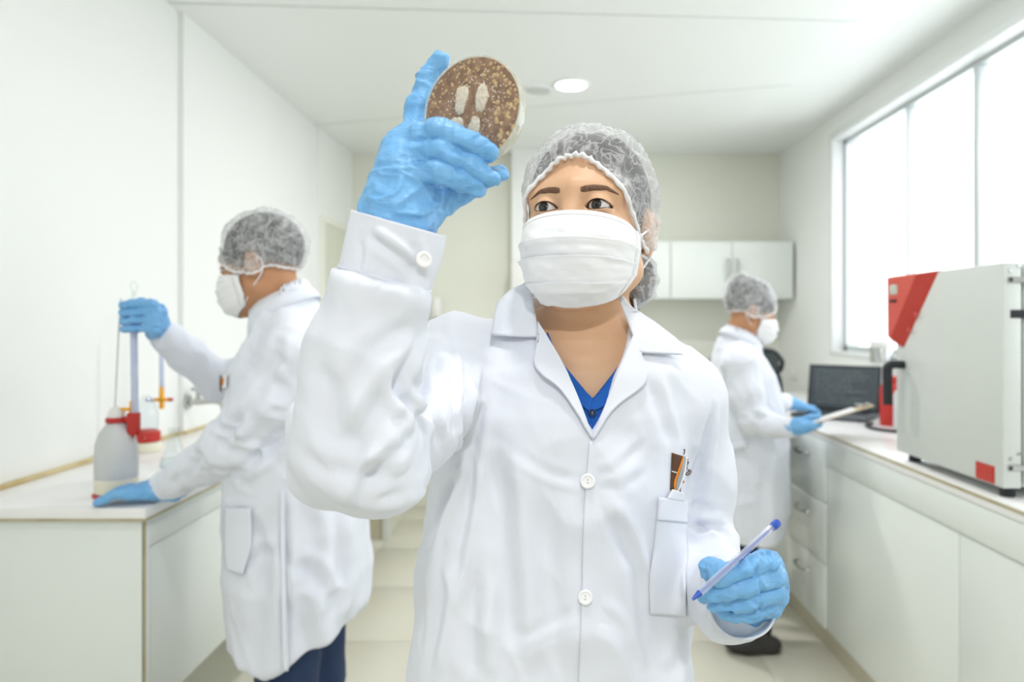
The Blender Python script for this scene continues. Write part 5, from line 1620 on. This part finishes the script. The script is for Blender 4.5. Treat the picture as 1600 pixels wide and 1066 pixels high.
# ------------------------------------------------------------------ the woman at the laptop
HF = head_frame(P(1174, 486, 2.82), 88, 16)
sf = lambda x, d=2.82: (x - VX) / FPX * d
f_tb = [(.40, sf(1172), .115, 2.86, .16), (.559, sf(1180), .138, 2.86, .172), (.814, sf(1178), .140, 2.86, .165), (.92, sf(1174), .138, 2.86, .165), (1.017, sf(1168), .132, 2.86, .168), (1.10, sf(1163), .118, 2.86, .170),
        (1.17, sf(1158), .098, 2.86, .155), (1.22, sf(1153), .07, 2.86, .10), (1.26, sf(1150), .05, 2.86, .06)]
f_near = ([(*P(1155, 568, 2.70), .060), (*P(1166, 615, 2.67), .054), (*P(1180, 655, 2.65), .050)], [(*P(1180, 655, 2.65), .050), (*P(1208, 666, 2.61), .043), (*P(1232, 667, 2.58), .037)])
f_far = ([(*P(1160, 568, 3.00), .058), (*P(1180, 612, 3.05), .050), (*P(1200, 632, 3.06), .046)], [(*P(1200, 632, 3.06), .046), (*P(1214, 630, 3.08), .042), (*P(1224, 628, 3.10), .036)])
fem, fcoat, fouter = worker((sf(1175), 2.86, 0), HF, f_tb, [f_near, f_far], [P(1157, 528, 2.83)],
    'woman in lab coat and hair cap at the right bench, typing and holding a clipboard', 'skin_tan',
    lambda p: np.interp(p[:, 0], [.68, .85, .98], [.445, .45, .48]), 41,
    dict(front=.046, seed=14, slope=.45, gather=(-.8, .5, -.4), puff=.006, bumps=[((0, .75, .75), .12, .030)]), (sf(1176), 2.86, .78), ((sf(1146), 2.80, 0), (sf(1150), 2.95, 0)), 90,
    (.55, 2.48, .38), (1.16, 3.20, 1.40), (0, -.4), [(P(1180, 655, 2.65), .09, .006)],
    [([(1180, 580), (1172, 630), (1165, 665)], .016, .012), ([(1140, 560), (1135, 620), (1145, 680)], .018, .010), ([(1150, 700), (1170, 730), (1172, 770)], .016, .010), ([(1195, 700), (1190, 780), (1195, 850)], .020, .010),
     ([(1140, 730), (1145, 800), (1140, 850)], .020, .009), ([(1165, 640), (1185, 655), (1200, 650)], .012, .008)])
ff = lambda p: fouter(p)
project_sheet('half_belt', ff, [(1128, 702), (1146, 692), (1165, 688)], [(1130, 712), (1148, 703), (1167, 698)], 'coat_cloth', fcoat, n=24, k=5, lift=(.012, .012), thick=.003, t0=2, t1=3.6)
fb = P(1155, 531, 2.83)
ring_collar(fb + (0, 0, -.012), fb + (.03, 0, .06), .084, .066, 'collar', fcoat, face=0)
# near hand holds the clipboard, far hand is on the keyboard
kb = P(1232, 634, 3.10); kb[2] = CT + .074
flat_hand(kb, (.93, .26, -.24), (-.26, .93, 0), (.24, 0, .97), fem, thumb=-1, seed=12, curl=.25)
cA, cB = P(1268, 664, 2.535), P(1366, 634, 2.47)
cd = (cB - cA) / np.linalg.norm(cB - cA)
cs = np.array((.33, .93, -.07)); cs -= cd * cs.dot(cd); cs /= np.linalg.norm(cs)
cu_ = np.cross(cd, cs)
def pinch_hand(w, parent, seed):
    """hand closed on the board edge: fingers below, thumb on top"""
    ch = []
    for k in range(4):
        b0 = w + cd * .060 + cs * (-.036 + k * .002) + cd * (-.010 * k) + cu_ * (-.012)
        tip = w + cd * (.098 - .016 * k) + cs * (.035 - .004 * k) - cu_ * .0135
        mid_ = (b0 + tip) / 2 - cs * .012 - cu_ * .006 + cd * .012
        ch.append([(*b0, .0105), (*mid_, .0095), (*tip, .0078)])
    t0 = w + cd * .035 - cs * .016 + cu_ * .012
    ch.append([(*t0, .014), (*(t0 + cd * .035 - cs * .006 + cu_ * .004), .0112), (*(t0 + cd * .065 + cs * .004 - cu_ * .0005), .0085)])
    pl = [[(*w, .023), (*(w + cd * (.060 - .010 * k) - cs * .032 - cu_ * .010), .0150)] for k in range(4)] + [[(*w, .022), (*t0, .016)]]
    cu = [(*w, .026), (*(w - np.array((.02, -.005, 0))), .026)]
    glove('glove', ch, pl, cu, parent, .0030, seed, 1.3)
wq = P(1238, 668, 2.575)
pinch_hand(wq, fem, 15)
cl = empty('clipboard', cA)
CM = np.eye(4); CM[:3, 0], CM[:3, 1], CM[:3, 2], CM[:3, 3] = cd, cs, cu_, cA
Lb = np.linalg.norm(cB - cA)
MB().box((0, -.01, -.0015), (Lb, .20, .0015), .0006, M=CM).build('board', 'cork_board', cl)
MB().box((.004, -.006, .0015), (Lb * .72, .19, .0055), .0004, M=CM).build('paper_stack', 'paper', cl)
MB().box((Lb - .03, .05, .0055), (Lb - .006, .14, .010), .002, M=CM).tube([tuple(xf(CM, np.array([(Lb - .03, .055, .010)]))[0]), tuple(xf(CM, np.array([(Lb - .052, .095, .020)]))[0]), tuple(xf(CM, np.array([(Lb - .03, .135, .010)]))[0])], .002, 8).build('clip', 'steel', cl)
tag(cl, 'clipboard with papers and metal clip, held over the right worktop by the far woman', 'clipboard')
